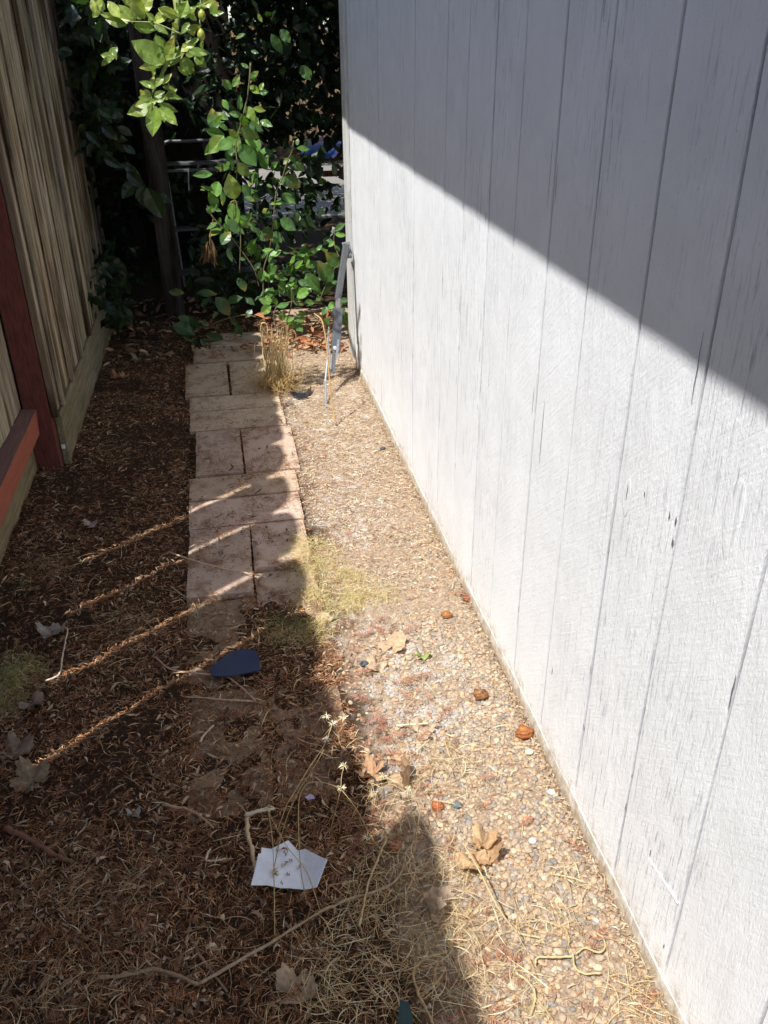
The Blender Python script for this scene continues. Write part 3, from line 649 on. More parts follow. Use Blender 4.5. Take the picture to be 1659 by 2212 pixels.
pebbles(b, P[nr], S[nr], 2, R.uniform(-.0012, .0022, nr.sum())); pebbles(b, P[~nr], S[~nr], 1, R.uniform(-.0018, .0012, (~nr).sum()))
# larger stones on top
P2 = scatter(420, .22, WX - .01, .66, 3.2, lambda x, y: gdens(x, y)); pebbles(b, P2, R.uniform(.006, .0095, len(P2)), 2, .002)
P3 = scatter(900, -.75, .3, .66, 4.5, lambda x, y: .5 + 0 * x); pebbles(b, P3, R.uniform(.001, .0035, len(P3)), 1, .006)
print('pebbles', len(P))
tag(b.build('gravel', M['pebble'], smooth=True), 'grey and tan pea gravel along the foot of the white wall', 'gravel', None, 'stuff')

# ------------------------------------------------------------------ sprigs, twigs, leaves
def sprig_mesh(seed, L, c):
    r = np.random.default_rng(seed); b = MB(); n = 12; bend = r.uniform(-.6, .6)
    t = np.linspace(0, 1, 9); a = bend * t; st = L / 8
    sx = np.concatenate([[0], np.cumsum(np.cos(a[1:]) * st)]); sy = np.concatenate([[0], np.cumsum(np.sin(a[1:]) * st)]); sz = .004 + .006 * np.sin(t * 3.1) + r.uniform(0, .004)
    C_ = np.stack([sx, sy, sz], 1); b.tube(C_, np.linspace(.0009, .0004, 9), 4, np.array(c) * .8)
    for s_ in (-1, 1):
        k_ = np.linspace(.08, .97, n); p = np.stack([np.interp(k_, t, C_[:, j]) for j in range(3)], 1); ang = bend * k_ + s_ * (1.15 - .35 * k_ + r.uniform(-.12, .12, n))
        ll = L * .27 * np.sin(np.clip(k_ * 2.6 + .45, 0, 3.0)) * r.uniform(.8, 1.1, n)
        ribbons(b, p, ang, ll, np.full(n, .002), palette(n, [c], r, .25), 3, .15, .35, .5, r)
    return b
rs = random.Random(21)
SPR = []
for f, pts in ((C6, [(500, 375, 0), (560, 460, 1.4), (640, 430, .4), (410, 480, .8), (350, 590, 2.0), (400, 650, .2), (800, 640, 2.9), (600, 690, 0), (500, 800, 2.3), (470, 900, .1), (720, 990, .5), (350, 930, 1.9), (560, 1000, .3), (760, 1080, 2.9), (330, 690, 2.6), (980, 250, 2.2), (820, 895, .3), (520, 950, 1.)]),
               (C8, [(80, 215, 2.6), (740, 240, .3), (760, 830, 2.5), (1060, 380, 1.9), (1270, 1060, .9), (1050, 820, .8), (560, 40, 0.)]),
               (C7, [(240, 130, 1.2), (1540, 260, 1.2), (1560, 330, 1.1), (820, 420, 1.5), (600, 740, .4), (1250, 1080, .6), (1620, 210, .6), (70, 150, 2.), (1330, 130, .3)]),
               (C5, [(210, 200, 1.1), (220, 130, .9), (410, 290, 1.6), (1300, 870, .7), (1400, 740, .3), (1080, 760, 2.4), (1150, 610, .2), (900, 600, 2.8), (1420, 640, 2.6), (960, 760, .3), (1330, 1010, .2), (640, 560, 2.6)]),
               (C9, [(690, 540, 1.3), (840, 480, .2), (700, 740, 1.4), (880, 470, 2.7)])):
    for x, y, a in pts: SPR.append((f, x, y, a))
protos = {}; SP = []
for i, (f, x, y, a) in enumerate(SPR):
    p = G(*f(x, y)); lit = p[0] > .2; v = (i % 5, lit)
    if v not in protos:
        L_ = [.055, .068, .06, .075, .045][v[0]]; c = (.34, .15, .09) if lit else (.27, .125, .075)  # lit copy brighter, shaded copy darker: sun and shade put into colour
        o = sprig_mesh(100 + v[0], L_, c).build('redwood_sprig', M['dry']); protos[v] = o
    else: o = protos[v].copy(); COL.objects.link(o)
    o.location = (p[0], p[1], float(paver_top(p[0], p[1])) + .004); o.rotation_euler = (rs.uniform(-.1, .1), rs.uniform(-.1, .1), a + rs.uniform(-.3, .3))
    SP.append((o, p, lit))

def path_thing(name, f, pts, r0, r1, c, label, cat, zs=None, knots=0, sides=6, group=None):
    P = []
    for i, (x, y) in enumerate(pts):
        zz = zs[i] if zs else .012
        q_ = G(*f(x, y)); q_ = G(*f(x, y), zz + max(0, float(paver_top(q_[0], q_[1])))) ; P.append(q_)
    P = np.array(P); t = np.linspace(0, len(P) - 1, (len(P) - 1) * 6 + 1); idx = np.arange(len(P))
    Pe = np.vstack([2 * P[0] - P[1], P, 2 * P[-1] - P[-2]]); Q_ = []
    for tt in t:
        k_ = min(int(tt), len(P) - 2); u = tt - k_; p0, p1, p2, p3 = Pe[k_:k_ + 4]
        Q_.append(.5 * (2 * p1 + (p2 - p0) * u + (2 * p0 - 5 * p1 + 4 * p2 - p3) * u * u + (3 * p1 - p0 - 3 * p2 + p3) * u ** 3))
    Q_ = np.array(Q_)
    rj = np.random.default_rng(len(label)); Q_[1:-1] += rj.normal(0, r0 * .16, Q_[1:-1].shape)
    rad = np.linspace(r0, r1, len(Q_)) * (1 + (rj.random(len(Q_)) - .5) * .5)
    b = MB(); b.tube(Q_, rad, sides, c)
    o = b.build(name, M['dry'], smooth=True, loc=tuple(Q_[0])); return tag(o, label, cat, group)
tw = (.42, .29, .18)
path_thing('twig', C7, [(430, 898), (560, 885), (680, 860), (780, 885), (875, 925)], .0036, .0032, (.3, .2, .12), 'bent brown twig in the near litter left of the long stalk', 'twig')
path_thing('stalk', C7, [(875, 925), (1050, 825), (1220, 730), (1400, 615), (1560, 545), (1700, 500), (1770, 440), (1800, 330)], .0032, .002, (.36, .26, .16), 'long brown weed stalk running diagonally up from the bent twig', 'stalk', zs=[.01, .012, .014, .018, .022, .025, .02, .014])
path_thing('twig', C7, [(830, 700), (900, 820), (1005, 960)], .003, .0022, (.22, .15, .1), 'short brown twig crossing the long stalk', 'twig', zs=[.006, .006, .006])
path_thing('stick', C7, [(20, 235), (120, 280), (220, 340), (315, 380)], .0065, .0045, (.2, .1, .06), 'thick red brown broken stick at the left edge of the litter', 'stick')
path_thing('twig', C7, [(720, 130), (830, 155), (900, 195), (945, 235)], .004, .0022, (.38, .24, .15), 'curved thin twig above and left of the white card', 'twig')
path_thing('straw_stalk', C7, [(1090, 175), (1095, 260), (1118, 350), (1130, 425)], .0052, .004, (.55, .4, .24), 'flat split straw leaning beside the left edge of the white card', 'straw')
path_thing('straw_stalk', C7, [(1085, 175), (1150, 160), (1215, 148)], .004, .003, (.62, .5, .36), 'pale straw bent over the top of the split straw', 'straw', zs=[.02, .022, .02])
path_thing('straw_stalk', C5, [(745, 8), (850, 45), (1000, 85), (1110, 105), (1175, 120)], .0028, .0018, (.6, .42, .26), 'long straight straw lying across the paver joint', 'straw')
path_thing('straw_stalk', C5, [(690, 475), (760, 530), (900, 548), (1000, 560), (1070, 610), (1130, 668)], .0024, .0026, (.45, .3, .2), 'bent straw passing in front of the dark glass shard', 'straw')
path_thing('straw_stalk', C5, [(810, 648), (900, 655), (1020, 665), (1132, 670)], .002, .0028, (.5, .33, .2), 'straight straw ending where the bent straw ends', 'straw', zs=[.008]*4)
path_thing('twig', C5, [(200, 580), (260, 550), (275, 480), (290, 400), (298, 350), (270, 345)], .0026, .0015, (.6, .48, .36), 'pale hooked twig beside the grey dry leaf', 'twig')
path_thing('twig', C5, [(755, 160), (800, 195), (855, 235), (878, 298)], .002, .002, (.4, .27, .17), 'thin hooked twig lying at the left edge of the pavers', 'twig')
path_thing('twig', C5, [(885, 850), (905, 815), (945, 775)], .0028, .0022, (.55, .43, .3), 'short pale twig on a half-buried paver', 'twig')
path_thing('twig', C7, [(910, 380), (920, 345), (930, 330)], .0025, .002, (.55, .43, .3), 'tiny upright pale twig left of the card', 'twig')
path_thing('twig', C7, [(915, 380), (960, 378), (1000, 370)], .0025, .002, (.5, .38, .25), 'short flat twig joined to the tiny upright one', 'twig')
path_thing('stalk', C8, [(430, 780), (330, 815), (280, 870), (300, 960), (340, 1040), (365, 1100)], .0028, .0022, (.42, .3, .15), 'curved golden stalk at the bottom edge beside the gravel', 'stalk')
path_thing('stalk', C8, [(820, 840), (830, 808), (900, 806), (985, 803)], .0017, .002, (.5, .38, .2), 'straight yellow stalk on the near gravel', 'stalk')
path_thing('stalk', C8, [(1000, 790), (1040, 765), (1100, 785), (1128, 760), (1118, 720), (1090, 700)], (.0019), .0015, (.5, .38, .2), 'looping yellow stalk end on the near gravel', 'stalk')
path_thing('stalk', C8, [(985, 790), (995, 850), (1040, 880), (1110, 875)], .0021, .0018, (.5, .38, .2), 'thick pale stalk curving under the yellow loop', 'stalk')
path_thing('stalk', C8, [(725, 870), (770, 900), (815, 950), (815, 1010), (800, 1060)], .0022, .0016, (.5, .38, .2), 'hooked pale stalk left of the yellow loop', 'stalk')
path_thing('stalk', C8, [(500, 300), (570, 420), (640, 560), (700, 650), (750, 700), (850, 720)], .0016, .002, (.5, .38, .2), 'long straw rising over the curled brown leaf on the gravel', 'stalk', zs=[.075, .07, .055, .03, .01, .006])
path_thing('stalk', C6, [(620, 895), (700, 890), (780, 885)], .0022, .002, (.75, .62, .4), 'short wavy straw on the middle gravel', 'stalk')
path_thing('stalk', C8, [(120, 300), (160, 275), (120, 380), (80, 480), (60, 580), (40, 670)], .0022, .0024, (.42, .31, .16), 'flattened golden reed lying right of the white card', 'stalk', zs=[.03]*6)

# tall dried weed stems arching over the card and gravel, with little star seed heads
tws = empty('dried_weed', tuple(G(*C9(235, 1190))), 'dried weed with long thin arching stems and star seed heads over the card', 'weed')
stems = [[(235, 1190, .01), (232, 860, .09), (225, 600, .15), (195, 370, .19)], [(230, 750, .03), (265, 580, .09), (320, 400, .16), (400, 230, .2), (480, 120, .23), (545, 0, .25)],
         [(435, 950, .01), (400, 780, .06), (385, 520, .13), (385, 300, .18), (440, 200, .2), (550, 205, .2), (650, 240, .19), (760, 380, .16), (860, 590, .08), (1010, 700, .03)],
         [(530, 1040, .01), (440, 760, .09), (300, 600, .14), (190, 380, .18)], [(590, 500, .06), (620, 380, .12), (655, 240, .19), (655, 180, .2), (670, 105, .21)],
         [(1135, 510, .06), (1110, 400, .09), (1050, 310, .12), (930, 170, .16)], [(1000, 830, .02), (1120, 640, .04), (1135, 510, .06), (1160, 360, .1), (1085, 250, .12)]]
for s_ in stems:
    P = np.array([G(*C9(x, y), z) for x, y, z in s_]); t = np.linspace(0, len(P) - 1, len(P) * 6); idx = np.arange(len(P))
    Q_ = np.stack([np.interp(t, idx, P[:, j]) for j in range(3)], 1)
    for _ in range(4): Q_[1:-1] = (Q_[:-2] + 2 * Q_[1:-1] + Q_[2:]) / 4
    b = MB(); b.tube(Q_, np.linspace(.0011, .0006, len(Q_)), 5, (.42, .31, .14)); b.build('stem', M['dry'], tws, True)
for (x, y, z) in ((670, 105, .21), (655, 240, .19), (195, 370, .19), (1085, 250, .12), (1130, 510, .06), (820, 550, .1), (230, 780, .03), (920, 165, .16)):
    b = MB(); p = G(*C9(x, y), z); n = 14
    ribbons(b, np.tile(p, (n, 1)), np.linspace(0, 6.1, n), np.full(n, .011), np.full(n, .0018), palette(n, [(.62, .52, .32)]), 2, .5, .3, 1.5); b.build('seed_head', M['dry'], tws)

# second one higher on the gravel edge
tw2 = empty('dried_weed', tuple(G(*C6(60, 1150))), 'thin dried weed with forked seed heads at the shadow edge by the path', 'weed')
for s_ in ([(180, 920, .02), (210, 890, .07), (240, 845, .1), (262, 850, .11)], [(240, 960, .03), (290, 900, .08), (300, 885, .1), (350, 855, .11)], [(120, 1200, .01), (180, 1100, .05), (250, 1000, .06), (290, 900, .08)], [(10, 1440, .01), (60, 1300, .07), (170, 1120, .12), (245, 1010, .1)]):
    P = np.array([G(*C6(x, y), z) for x, y, z in s_]); t = np.linspace(0, 3, 16); Q_ = np.stack([np.interp(t, np.arange(4), P[:, j]) for j in range(3)], 1)
    b = MB(); b.tube(Q_, np.linspace(.0011, .0008, 16), 5, (.5, .38, .2)); b.build('stem', M['dry'], tw2, True)
for (x, y, z) in ((262, 850, .11), (350, 855, .11), (295, 885, .1), (265, 970, .07)):
    b = MB(); n = 14; ribbons(b, np.tile(G(*C6(x, y), z), (n, 1)), np.linspace(0, 6.1, n), np.full(n, .012), np.full(n, .002), palette(n, [(.7, .6, .42)]), 2, .5, .3, 1.5); b.build('seed_head', M['dry'], tw2)

# lobed dry leaves
def lobed_leaf(seed, size, lobes, c, curl=.35):
    r = random.Random(seed); b = MB(); n = lobes * 12
    V = [(0, 0, 0)]; C_ = [np.array(c) * .8]; rings = 5
    for k_ in range(1, rings + 1):
        for i in range(n):
            a = -math.pi * .86 + 1.72 * math.pi * i / (n - 1); m_ = .68 + .32 * abs(math.cos((a) * lobes / 2)) ** .8
            env = .65 + .35 * math.cos(a * .6)
            jag = 1 + .07 * ((i % 3) - 1) * (k_ / rings)
            rad = size * m_ ** (k_ / rings * 1.1) * env * k_ / rings * jag
            x, y = rad * math.cos(a), rad * math.sin(a); rr_ = rad / size
            z = curl * size * (rr_ ** 2) * (.6 + .7 * math.sin(a * 2 + seed)) + curl * .5 * size * abs(y / size) ** 1.3 + .0015 * math.cos(a * lobes) * k_
            V.append((x, y, z)); C_.append(np.array(c) * r.uniform(.88, 1.1))
    F = [(0, 1 + i, 2 + i) for i in range(n - 1)]
    for k_ in range(rings - 1):
        for i in range(n - 1): q0 = 1 + k_ * n + i; F.append((q0, q0 + n, q0 + n + 1, q0 + 1))
    b.add(V, F, np.array(C_)); b.tube([(0, 0, 0), (-size * .35, .004, .004), (-size * .8, .012, .002)], [.0012, .001, .0007], 5, np.array(c) * .7); return b
LV = [(C8, 590, 350, .045, 5, -.6, .5, (.48, .30, .16), 'curled tan sycamore leaf on the near gravel under a long straw', 1),
      (C8, 540, 400, .042, 3, -1.8, .4, (.52, .34, .19), 'pointed half of the curled tan leaf, hanging down left on the near gravel', 2),
      (C8, 350, 630, .038, 3, 1.4, 1.0, (.38, .28, .2), 'upright rolled brown leaf standing in the dry grass near the bottom', 3),
      (C6, 600, 500, .05, 3, .9, .12, (.55, .38, .24), 'flat tan leaf piece at the white limed gravel', 4),
      (C6, 515, 590, .036, 3, -2.2, .15, (.52, .38, .25), 'paler tan leaf lobe below the flat tan leaf piece', 5),
      (C6, 505, 1165, .042, 5, 3.0, .5, (.46, .27, .15), 'curled brown leaf at the shadow edge beside the dark gap', 6),
      (C6, 680, 1170, .045, 3, -1.2, .8, (.45, .3, .18), 'upright curled brown leaf right of the leaf at the shadow edge', 7),
      (C6, 600, 1060, .026, 3, .3, .2, (.55, .36, .24), 'small square tan leaf piece above the two curled leaves', 8),
      (C6, 730, 940, .04, 5, .2, .35, (.5, .37, .26), 'crumpled greyish leaf half sunk in the middle gravel', 9),
      (C6, 265, 375, .028, 3, 1.8, .1, (.52, .42, .26), 'yellowish tan leaf scrap at the edge of the weed mat', 10),
      (C6, 1060, 1510, .04, 5, .4, .4, (.5, .34, .19), 'brown leaf lobe just above the curled tan sycamore leaf', 11),
      (C5, 235, 385, .045, 5, 1.4, .5, (.36, .3, .25), 'grey brown curled leaf under the pale hooked twig', 12),
      (C5, 60, 910, .05, 5, .6, .4, (.27, .2, .14), 'dull brown broad leaf at the left edge in the shade', 13),
      (C5, 150, 1030, .05, 5, 2.2, .4, (.25, .19, .12), 'olive brown broad leaf in the shaded lower left litter', 14),
      (C5, 145, 690, .04, 3, -1., .4, (.3, .23, .18), 'dark curled leaf beside the left weed patch', 15),
      (C3, 460, 1415, .03, 3, .4, .4, (.42, .33, .27), 'pinkish dry leaf at the foot of the red rail', 16),
      (C7, 1290, 975, .045, 3, .1, .5, (.42, .31, .21), 'pale brown pointed leaf at the bottom below the stalk', 17),
      (C3, 590, 660, .03, 5, .5, .7, (.42, .2, .1), 'orange brown crumpled leaf left of the farthest pavers', 18),
      (C3, 640, 655, .028, 5, 2., .7, (.45, .26, .13), 'tan crumpled leaf touching the orange brown one', 19),
      (C3, 700, 570, .03, 3, 2., .6, (.4, .34, .18), 'olive dry leaf in the shade below the bush', 20),
      (C6, 745, 555, .022, 3, 0., .4, (.3, .36, .12), 'small green leaf on the white limed gravel', 21),
      (C7, 590, 185, .018, 3, 0.6, .4, (.4, .38, .34), 'small grey leaf scrap in the shaded middle litter', 22),
      (C3, 850, 455, .035, 3, .8, .5, (.4, .2, .13), 'rust coloured leaf in the dark soil under the bush', 23),
      (C3, 1650, 505, .03, 3, .3, .5, (.55, .25, .12), 'orange dry leaf by the foot of the grey metal arm', 24)]
for f, x, y, s_, lb, a, cu, c, lab, sd in LV:
    p = G(*f(x, y)); o = lobed_leaf(sd, s_, lb, c, cu).build('dry_leaf', M['thin'], smooth=True)
    up = cu > .75
    o.location = (p[0], p[1], max(0, float(paver_top(p[0], p[1]))) + (.02 if up else .006)); o.rotation_euler = (1.1 if up else rs.uniform(-.25, .25), rs.uniform(-.3, .3), a)
    tag(o, lab, 'leaf', 'dry leaves on the ground')

# shrivelled orange fruits
def fruit_lump(seed, s_, c):
    V0, F0 = ico(3); r = np.random.default_rng(seed); d = V0.copy()
    k_ = 1 + .22 * np.sin(V0[:, 0] * 4 + seed) * np.cos(V0[:, 1] * 5) + .16 * np.sin(V0[:, 2] * 7 + V0[:, 1] * 5 + seed) + r.uniform(-.05, .05, len(V0))
    k_ -= .35 * np.exp(-((V0[:, 0] - .3) ** 2 + V0[:, 1] ** 2) * 9) * (V0[:, 2] > 0)
    V = d * k_[:, None] * s_ * np.array([1.05, .9, .6]); b = MB()
    g = np.clip((fbm(V0[:, 0] + 5, V0[:, 1] + V0[:, 2], .5, seed) - .5) * 8, 0, 1)[:, None]
    b.add(V, F0, np.array(c) * (1 - g) + np.array([.3, .13, .025]) * g); return b
for f, x, y, s_, c, lab in ((C6, 1275, 945, .02, (.27, .07, .025), 'largest shrivelled orange fruit touching the foot of the white wall'),
                            (C6, 1050, 748, .0175, (.14, .055, .035), 'dark brown shrivelled fruit with orange rim on the middle gravel'),
                            (C6, 875, 338, .0135, (.3, .11, .04), 'small orange dried fruit farthest along the gravel'),
                            (C6, 830, 1315, .0125, (.32, .08, .03), 'small red orange dried pod at the edge of the dry grass'),
                            (C9, 990, 615, .0125, (.3, .09, .04), 'dull red dried pod inside the shaded dry grass'),
                            (C6, 985, 255, .015, (.22, .07, .05), 'dark red dried pod against the wall foot farther back')):
    p = G(*f(x, y)); o = fruit_lump(int(x), s_, c).build('dried_fruit', M['fruit'], smooth=True); o.location = (p[0], p[1], s_ * .42); tag(o, lab, 'fruit', 'dried fruits')
# coloured loose stones and bits
for f, x, y, s_, c, lab in ((C6, 455, 590, .011, (.06, .08, .1), 'dark blue stone beside the rust sprigs on the gravel'), (C6, 930, 1312, .01, (.12, .15, .16), 'blue grey stone beside the small red pod'),
                            (C6, 1410, 1245, .0085, (.85, .84, .82), 'bright white pebble near the wall foot'), (C6, 1298, 1040, .0095, (.72, .62, .42), 'cream pebble below the largest orange fruit'),
                            (C4, 1310, 1865, .011, (.07, .08, .1), 'dark stone near the wall in the far sunlit dirt')):
    p = G(*f(x, y)); V0, F0 = ico(2); b = MB(); b.add(V0 * np.array([1.1, .85, .6]) * s_ * (1 + R.uniform(-.1, .1, (len(V0), 1))), F0, c); o = b.build('loose_stone', M['pebble'], smooth=True); o.location = (p[0], p[1], s_ * .5 + .001); tag(o, lab, 'stone', 'loose odd coloured stones')

# white card and glass shard
def flat_piece(name, f, pts, z, th, c, mt, lab, cat, curve=0., parent=None):
    P = np.array([G(*f(x, y), z) for x, y in pts]); cen = P.mean(0); b = MB(); n = len(P); K = 6
    V = [cen]; 
    for k_ in range(1, K + 1): V += [cen + (p - cen) * k_ / K for p in P]
    V = np.array(V); V[:, 2] = z + curve * ((V[:, 0] - cen[0]) ** 2 * 1.0 - (V[:, 1] - cen[1]) * .2) * 1.
    F = [(0, 1 + i, 1 + (i + 1) % n) for i in range(n)]
    for k_ in range(K - 1):
        for i in range(n): a, c2 = 1 + k_ * n + i, 1 + k_ * n + (i + 1) % n; F.append((a, a + n, c2 + n, c2))
    if name == 'card_scrap':
        V[:, 2] += .10 * np.abs((V[:, 0] - cen[0]) * .8 + (V[:, 1] - cen[1]) * .6 - .01) + .9 * np.maximum(V[:, 0] - cen[0] - .035, 0) ** 1.2
    b.add(V, F, c); o = b.build(name, M[mt], loc=tuple(cen)); s_ = o.modifiers.new('solid', 'SOLIDIFY'); s_.thickness = th; return tag(o, lab, cat)
def dense(pts, m=4): return [(a[0] + (c[0] - a[0]) * t / m, a[1] + (c[1] - a[1]) * t / m) for a, c in zip(pts, pts[1:] + pts[:1]) for t in range(m)]
flat_piece('card_scrap', C9, dense([(88, 878), (112, 770), (132, 660), (150, 658), (152, 617), (215, 625), (322, 578), (382, 645), (430, 648), (572, 768), (505, 902), (330, 885), (275, 888), (190, 872)]), .022, .0012, (.78, .8, .84), 'paper', 'torn piece of white card lying on the dark litter', 'card', .15)
for i, (x, y, a) in enumerate([(240, 645, .2), (315, 635, 2.6), (300, 665, 1.2), (340, 715, 2.3), (325, 790, 1.5), (285, 742, .8), (230, 770, .4), (250, 790, 2.9), (275, 858, .9), (400, 745, 2.6), (455, 770, .5), (475, 690, 1.4), (470, 830, 2.3)]):
    p = G(*C9(x, y), .0275); n = 5; b = MB()
    ribbons(b, np.tile([0, 0, 0], (n, 1)) + R.uniform(-.003, .003, (n, 3)) * [1, 1, .4], a + R.uniform(-.6, .6, n), R.uniform(.006, .014, n), np.full(n, .0016), palette(n, [(.2, .09, .06), (.35, .22, .12)]), 3, .3, .8, .4)
    o = b.build('needle_bit', M['dry']); o.location = p; tag(o, 'brown needle crumb resting on the white card', 'needle', 'needle crumbs on the card')
flat_piece('glass_shard', CS, dense([(1112, 590), (1185, 520), (1270, 455), (1370, 415), (1490, 425), (1530, 480), (1540, 590), (1400, 620), (1290, 640), (1150, 640)]), .023, .004, (.03, .035, .09), 'shard', 'dark blue glassy shard lying on a needle-covered paver', 'shard', .05)
flat_piece('blue_plastic_chip', C7, [(1350, 98), (1372, 85), (1388, 92), (1392, 106), (1362, 112)], .014, .001, (.4, .36, .5), 'paper', 'tiny lilac plastic chip in the shaded litter', 'plastic chip')
flat_piece('green_plastic_piece', C8, dense([(210, 1110), (222, 990), (262, 1010), (280, 1080), (276, 1112)], 2), .03, .002, (.02, .05, .05), 'plastic', 'dark green plastic piece at the bottom edge in the dry grass', 'plastic piece', .5)

# ------------------------------------------------------------------ dry grass clump beside the path
gcl = empty('dry_grass_clump', tuple(G(595, 842)), 'upright clump of straw coloured dry grass on the path edge', 'grass clump')
base = G(600, 840); rg = np.random.default_rng(4); b1, b2 = MB(), MB()
for i in range(46):
    px, py = rg.uniform(560, 628), rg.uniform(690, 745); h0 = base[1] + rg.uniform(-.05, .06)
    tip = D(px, py, h0 + rg.uniform(-.03, .03)); b0 = base + np.array([rg.uniform(-.05, .05), rg.uniform(-.05, .05), 0]); mid = (b0 + tip) / 2 + [rg.uniform(-.02, .02), rg.uniform(-.02, .02), 0]
    P = [b0, (b0 + mid) / 2 + rg.uniform(-.005, .005, 3), mid, (mid + tip) / 2 + rg.uniform(-.008, .008, 3), tip]
    if i % 3 == 0:
        s_ = rg.choice([-1, 1]) * .02; P += [tip + [s_, 0, .008], tip + [s_ * 1.6, 0, -.012], tip + [s_ * 1.5, 0, -.05]]
    P = np.array(P); t = np.linspace(0, len(P) - 1, len(P) * 3); P = np.stack([np.interp(t, np.arange(len(P)), P[:, j]) for j in range(3)], 1)
    for _ in range(2): P[1:-1] = (P[:-2] + 2 * P[1:-1] + P[2:]) / 4
    b1.tube(P, np.linspace(.0026, .0012, len(P)) * rg.uniform(.7, 1.15), 4, np.array([.72, .54, .27]) * rg.uniform(.7, 1.15))
b1.build('stalks', M['dry'], gcl)
for i in range(330):
    b0 = base + np.array([rg.normal(0, .05), rg.normal(0, .06), .0]); a = rg.uniform(0, 6.28); l_ = rg.uniform(.03, .15); h_ = rg.uniform(.01, .12)
    P = np.array([b0, b0 + [math.cos(a) * l_ * .3, math.sin(a) * l_ * .3, h_ * .7], b0 + [math.cos(a + .3) * l_ * .7, math.sin(a + .3) * l_ * .7, h_], b0 + [math.cos(a + .6) * l_, math.sin(a + .6) * l_, h_ * .7]])
    b2.tube(P, [.0012, .001, .0009, .0006], 3, np.array([.5, .34, .14]) * rg.uniform(.6, 1.2), False)
b2.build('blades', M['dry'], gcl)
# long straws on the left of the clump
sk_ = empty('leaning_stem', tuple(G(*C4(925, 1672))), 'tall bent brown stem leaning in front of the grey metal arm', 'stem')
g0 = G(*C4(925, 1672)); P = [g0, D(*C4(885, 1480), g0[1] + .03), D(*C4(860, 1200), g0[1] + .06), D(*C4(845, 1000), g0[1] + .09), D(*C4(825, 880), g0[1] + .1), D(*C4(803, 780), g0[1] + .12), D(*C4(740, 735), g0[1] + .16)]
P = np.array(P); t = np.linspace(0, 6, 30); P = np.stack([np.interp(t, np.arange(7), P[:, j]) for j in range(3)], 1)
for _ in range(2): P[1:-1] = (P[:-2] + 2 * P[1:-1] + P[2:]) / 4
b = MB(); b.tube(P, np.linspace(.0038, .0028, 30), 6, (.5, .32, .14)); b.build('stalk', M['dry'], sk_, True)
b = MB()
for k_ in (8, 13, 18): b = MB(); b.tube([P[k_], P[k_] + [.02, -.01, .02], P[k_] + [.035, -.012, -.005]], [.0014, .001, .0007], 4, (.55, .38, .18)); b.build('side_shoot', M['dry'], sk_)

# ------------------------------------------------------------------ leaves of the bush and lemon tree
T_ = np.array([0, .12, .3, .5, .7, .87, 1.]); HW = np.array([.05, .55, .93, 1., .78, .38, .02]) * .5
def leaves(b, base, tip, nrm, wf, col, fold=.22, bend=.12, r=R):
    n = len(base); ax = tip - base; L = np.linalg.norm(ax, axis=1, keepdims=True); ax = ax / L
    S = unit(np.cross(ax, nrm)); U = np.cross(S, ax); bd = (bend * r.uniform(-.5, 1.6, n))[:, None]; wv = r.uniform(-.04, .04, (n, 7, 2)); fo = (fold * r.uniform(.2, 1.5, n))[:, None]
    out = []
    for j, (t, h_) in enumerate(zip(T_, HW)):
        c = base + ax * L * t - U * L * bd * (t * t) + U * L * bd * t * .5; w_ = L * wf[:, None] * h_
        out += [c - S * w_ + U * (w_ * fo * 1.2 + L * wv[:, j, :1] * (0 < j < 6)), c, c + S * w_ + U * (w_ * fo * 1.2 + L * wv[:, j, 1:] * (0 < j < 6))]
    V = np.stack(out, 1).reshape(-1, 3)
    f = np.array([q_ for j in range(6) for q_ in ([3*j, 3*j+1, 3*j+4, 3*j+3], [3*j+1, 3*j+2, 3*j+5, 3*j+4])])
    F = (f[None] + (np.arange(n) * 21)[:, None, None]).reshape(-1, 4)
    cc = np.repeat(col, 21, 0).reshape(n, 21, 3).copy(); cc[:, 1::3] = cc[:, 1::3] * 1.25
    yl = (r.random(n) < .22)[:, None, None] * np.clip(cc.mean((1, 2), keepdims=True) * 12, 0, 1); tipw = np.repeat(np.array([0, 0, 0, .05, .25, .7, 1.]), 3)[None, :, None] * yl; cc = cc * (1 - tipw) + np.array([.36, .26, .06]) * tipw
    b.add(V, F, cc.reshape(-1, 3))
def explicit(b, f, lst, Y, cols, ys=.06, seed=0, face=1.):
    r = np.random.default_rng(seed); B, T, NN, WF, CC = [], [], [], [], []
    for q_ in lst:
        x0, y0, x1, y1, wf = q_[:5]; yb = Y + r.uniform(-ys, ys); p = D(*f(x0, y0), yb); L = np.linalg.norm(D(*f(x1, y1), yb) - p)
        t = D(*f(x1, y1), yb + r.uniform(-.5, .35) * L); v = unit(np.array([0, 0, CH]) - p)
        nn = unit(v * face * 1.4 + np.array([-.35, -.2, .55]) + r.normal(0, .28, 3)); B.append(p); T.append(t); NN.append(nn); WF.append(min(.66, wf * 1.2)); CC.append(np.array(cols[r.integers(len(cols))]) * r.uniform(.85, 1.15))
    leaves(b, np.array(B), np.array(T), np.array(NN), np.array(WF), np.array(CC), r=r)
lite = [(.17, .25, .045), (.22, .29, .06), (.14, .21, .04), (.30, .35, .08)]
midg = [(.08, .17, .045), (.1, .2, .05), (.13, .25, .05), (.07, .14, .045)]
dark = [(.016, .033, .012), (.022, .043, .015), (.012, .025, .010)]  # deep shade put into a near-black green for leaves around the void
ltree = empty('lemon_tree', (-.95, 6.2, 0), 'lemon tree whose pale green leafy branches hang over the dark post at top left', 'tree')
